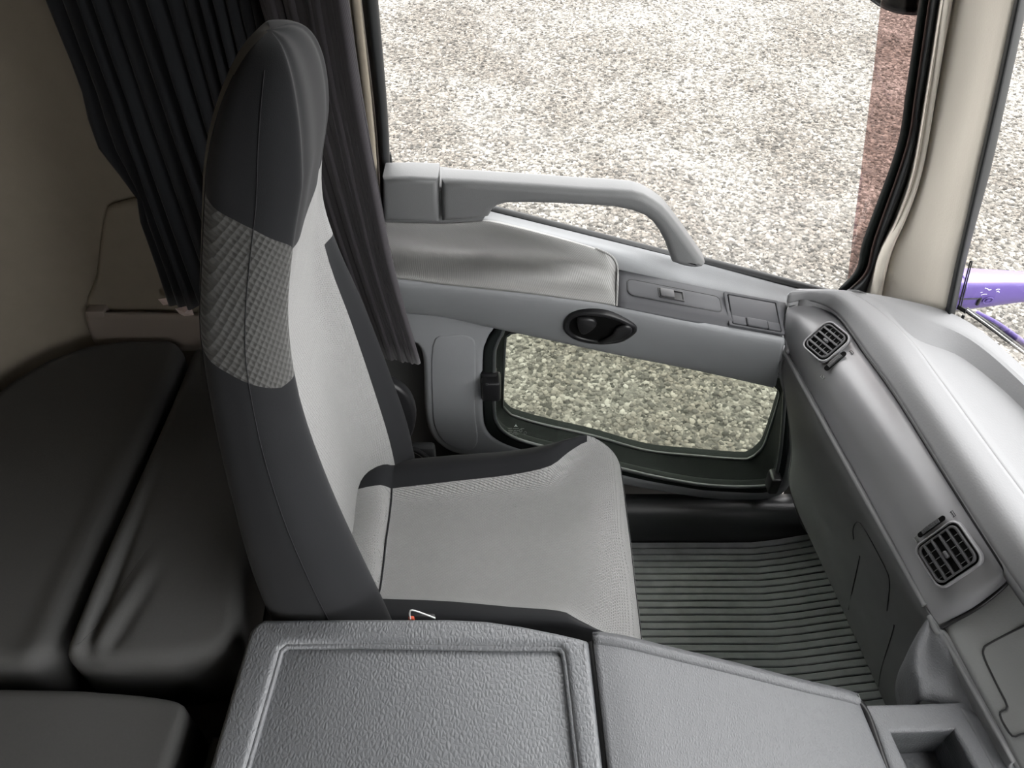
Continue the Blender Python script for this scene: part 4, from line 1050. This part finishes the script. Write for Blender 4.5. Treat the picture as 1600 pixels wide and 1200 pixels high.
def mattress(name, loop, z0, z1, bev, label, disp=None):
    """padded section: rounded rim, domed fabric top shaped by disp(x, y)"""
    pts = spl([V(x, y, 0) for x, y in loop], 5, True) if False else [V(x, y, 0) for x, y in loop]
    per = [0]
    for i in range(len(pts)): per.append(per[-1]+(pts[(i+1) % len(pts)]-pts[i]).length)
    K = 220; bd = []; j = 0
    for k in range(K):
        q = per[-1]*k/K
        while per[j+1] < q: j += 1
        bd.append(pts[j].lerp(pts[(j+1) % len(pts)], (q-per[j])/(per[j+1]-per[j])))
    for _ in range(3): bd = [(bd[i-1]+bd[i]*2+bd[(i+1) % K])/4 for i in range(K)]
    c = sum(bd, Vector())/K; rings = [[V(p.x, p.y, z0) for p in bd], [V(p.x, p.y, z1-bev) for p in bd]]
    nr = [(bd[(i+1) % K]-bd[i-1]).normalized() for i in range(K)]; nr = [V(-t.y, t.x, 0) for t in nr]
    if sum(nr[i].dot(c-bd[i]) for i in range(K)) < 0: nr = [-t for t in nr]
    for a_ in (22, 45, 67, 90):
        t = math.radians(a_); rings.append([V(bd[i].x, bd[i].y, z1-bev+bev*math.sin(t))+nr[i]*bev*(1-math.cos(t)) for i in range(K)])
    last = rings[-1]
    for f in range(1, 33):
        w_ = (f/33)**1.15; rings.append([V(p.x+(c.x-p.x)*w_, p.y+(c.y-p.y)*w_, z1) for p in last])
    vs = [p for r in rings for p in r]; fs = []
    for j in range(len(rings)-1):
        for i in range(K): fs.append((j*K+i, j*K+(i+1) % K, (j+1)*K+(i+1) % K, (j+1)*K+i))
    vs.append(V(c.x, c.y, z1)); e = len(vs)-1; j = len(rings)-1
    fs += [(j*K+i, j*K+(i+1) % K, e) for i in range(K)]
    fs.append(tuple(range(K))[::-1])
    if disp:
        for v in vs:
            if v.z > z1-bev*1.01: v.z += disp(v.x, v.y)
    o = meshobj(name, vs, fs, M['mattress']); clean(o.data)
    for p in o.data.polygons: p.use_smooth = True
    tag(o, label, 'mattress', 'bunk mattress sections'); return o
def gauss(x, y, ax, ay, bx, by, w_):
    """height of a ridge along the segment a-b"""
    dx, dy = bx-ax, by-ay; t = max(0, min(1, ((x-ax)*dx+(y-ay)*dy)/(dx*dx+dy*dy)))
    d2 = (x-ax-dx*t)**2+(y-ay-dy*t)**2; return math.exp(-d2/(w_*w_))*(1-.92*t*t)
def d1(x, y): return .003*math.sin(x*8)*math.sin(y*6)+.004*gauss(x, y, -.70, .55, -.70, 1.2, .02)
def d2(x, y):
    h = .010*gauss(x, y, -.640, .55, -.645, 1.2, .012)*max(0.25, min(1, (1.15-y)/.45))
    h -= .008*gauss(x, y, -.618, .55, -.62, .95, .008)*max(0, min(1, (.95-y)/.35))
    h += .006*gauss(x, y, -.605, .565, -.57, .72, .012)-.005*gauss(x, y, -.585, .56, -.555, .68, .010)
    h += .004*gauss(x, y, -.62, .55, -.61, .62, .008)
    return h+.004*math.sin(x*14+1)*math.sin(y*7)
def d3(x, y): return .003*math.sin(x*9)*math.sin(y*8)
mattress('bunk_mattress', m1, .452, ZM, .022, 'wide black mattress section against the beige rear wall', d1)
m2 = [(-.655, .552), (-.655, .80), (-.655, 1.05), (-.655, 1.215), (-.60, 1.235), (-.48, 1.235), (-.44, 1.22), (-.432, 1.10), (-.43, .95), (-.43, .80), (-.425, .68), (-.412, .615), (-.408, .59), (-.418, .562), (-.44, .545), (-.50, .532), (-.60, .53), (-.645, .535)]
o2 = mattress('bunk_mattress', m2, .452, ZM, .024, 'black mattress section directly behind the passenger seat', d2)
m3 = [pz(-140, 1072, .585), pz(0, 1073, .585), pz(120, 1074, .585), pz(225, 1082, .585), pz(285, 1092, .585), pz(292, 1100, .585), pz(285, 1125, .585), pz(262, 1200, .585), (-.52, .12), (-.52, -.2), (-1.03, -.2), (-1.03, .3)]
mattress('bunk_mattress', m3, .452, .585, .014, 'black mattress section beside the engine cover, front corner squared', d3)
# rail along the sleeper side wall
rl = thing('bunk_rail', V(-.7, 1.25, .45), 'cream plastic rail strip along the wall behind the mattress', 'rail')
yr = 1.243
ra = [PY(133, 491, yr), PY(160, 493, yr), PY(230, 493.5, yr), PY(310, 496, yr), PY(420, 500, yr)]
rb_ = [PY(141, 522, yr), PY(165, 522, yr), PY(230, 521, yr), PY(310, 520, yr), PY(420, 520, yr)]
rc = [p+V(0, 0, -.05) for p in rb_]; rt = [p+V(0, .01, .003) for p in ra]
patch('rail_face', [rt, ra, rb_, rc], M['rail'], rl, 4, 3, .008)
box('rail_cap', (PY(133, 488, yr).x, yr-.001, PY(133, 497, yr).z), (PY(162, 488, yr).x, 1.283, PY(133, 490, yr).z+.006), M['rail'], rl, .004)
# paper scraps on the rail
def scrap(name, pix, Y, label):
    ps = [PY(x, y, Y+dy) for x, y, dy in pix]; c = sum(ps, Vector())/len(ps)+V(0, -.006, 0)
    vs = ps+[c]; fs = [(i, (i+1) % len(ps), len(ps)) for i in range(len(ps))]
    o = meshobj(name, vs, orient(vs, fs, CAM), M['paper'], None, False)
    md = o.modifiers.new('t', 'SOLIDIFY'); md.thickness = .001
    return tag(o, label, 'paper')
scrap('paper_scrap', [(274, 482, 0), (283, 480, .01), (298, 478, 0), (301, 486, .006), (303, 492, .0), (288, 494, 0), (280, 490, -.004)], 1.238, 'crumpled paper scrap lying on the cream rail')
scrap('paper_tag', [(247, 468, 0), (274, 464, 0), (277, 474, 0), (255, 477, .004)], 1.222, 'torn paper tag under the dark curtain hem')

# ------------------------------------------------------------------ curtains
def curtain(name, path, ztop, zbot, mat_, label, amp, freq, seed, taper=None, nz=26):
    """pleated cloth hanging from a path of (x, y); taper(k, s) shifts a point at height fraction k"""
    rnd = random.Random(seed); base = spl([V(x, y, 0) for x, y in path], 1)
    N = 200; pts = []
    tot = sum((base[i+1]-base[i]).length for i in range(len(base)-1))
    ph = [rnd.uniform(0, 6.28) for _ in range(6)]
    rows = []
    for j in range(nz+1):
        k = j/nz; z = ztop+(zbot-ztop)*k; r = []
        for i in range(N+1):
            s = i/N; d = s*tot; q = 0
            for a, b in zip(base[:-1], base[1:]):
                L_ = (b-a).length
                if d <= L_+1e-9: p = a.lerp(b, d/L_); t = (b-a).normalized(); break
                d -= L_
            nrm = V(-t.y, t.x, 0)
            w_ = s*freq+.35*math.sin(s*freq*.37+ph[0])+.25*math.sin(k*3+ph[1]+s*9)
            off = amp*(math.sin(w_*6.283)+.35*math.sin(w_*12.57+ph[2]))*(.75+.35*math.sin(s*23+ph[3]))
            p = p+nrm*off+t*(.006*math.sin(w_*6.283+1.2))
            p = V(p.x, p.y, z)
            if taper: p = taper(p, k, s)
            r.append(p)
        rows.append(r)
    vs, fs = grid(rows); fs = orient(vs, fs, CAM)
    o = meshobj(name, vs, fs, mat_); md = o.modifiers.new('t', 'SOLIDIFY'); md.thickness = .002
    return tag(o, label, 'curtain')
def tl(p, k, s):
    # hem rises and the free edge waves
    z = p.z
    if s < .12:
        e = (1-s/.12); p = p+V(e*(.010*math.sin(k*9)-.022*math.exp(-((k-.72)/.05)**2)+.016*math.exp(-((k-.80)/.03)**2)), 0, 0)
    return p
curtain('sleeper_curtain', [(-.672, 1.215), (-.55, 1.205), (-.42, 1.20), (-.33, 1.19)], 1.95, .705, M['curtain'], 'blue-black pleated sleeper curtain hanging by the beige wall', .011, 15, 3, tl)
def tr(p, k, s):
    # bunches together and swings forward towards the free hem
    cx = -.225; f = 1-.42*max(0, k-.35)/.65
    x = cx+(p.x-cx)*f + .045*max(0, k-.55)**1.2*1.6 + .055*max(0, k-.78)*(.4+s)
    zz = p.z + (.045*s if k > .85 else 0)*((k-.85)/.15)
    return V(x, p.y+.0*k, zz)
curtain('door_curtain', [(-.36, 1.165), (-.30, 1.14), (-.25, 1.115), (-.218, 1.100)], 1.95, .612, M['curtainr'], 'charcoal pleated curtain bunched at the door pillar with a stitched hem', .009, 9, 5, tr)
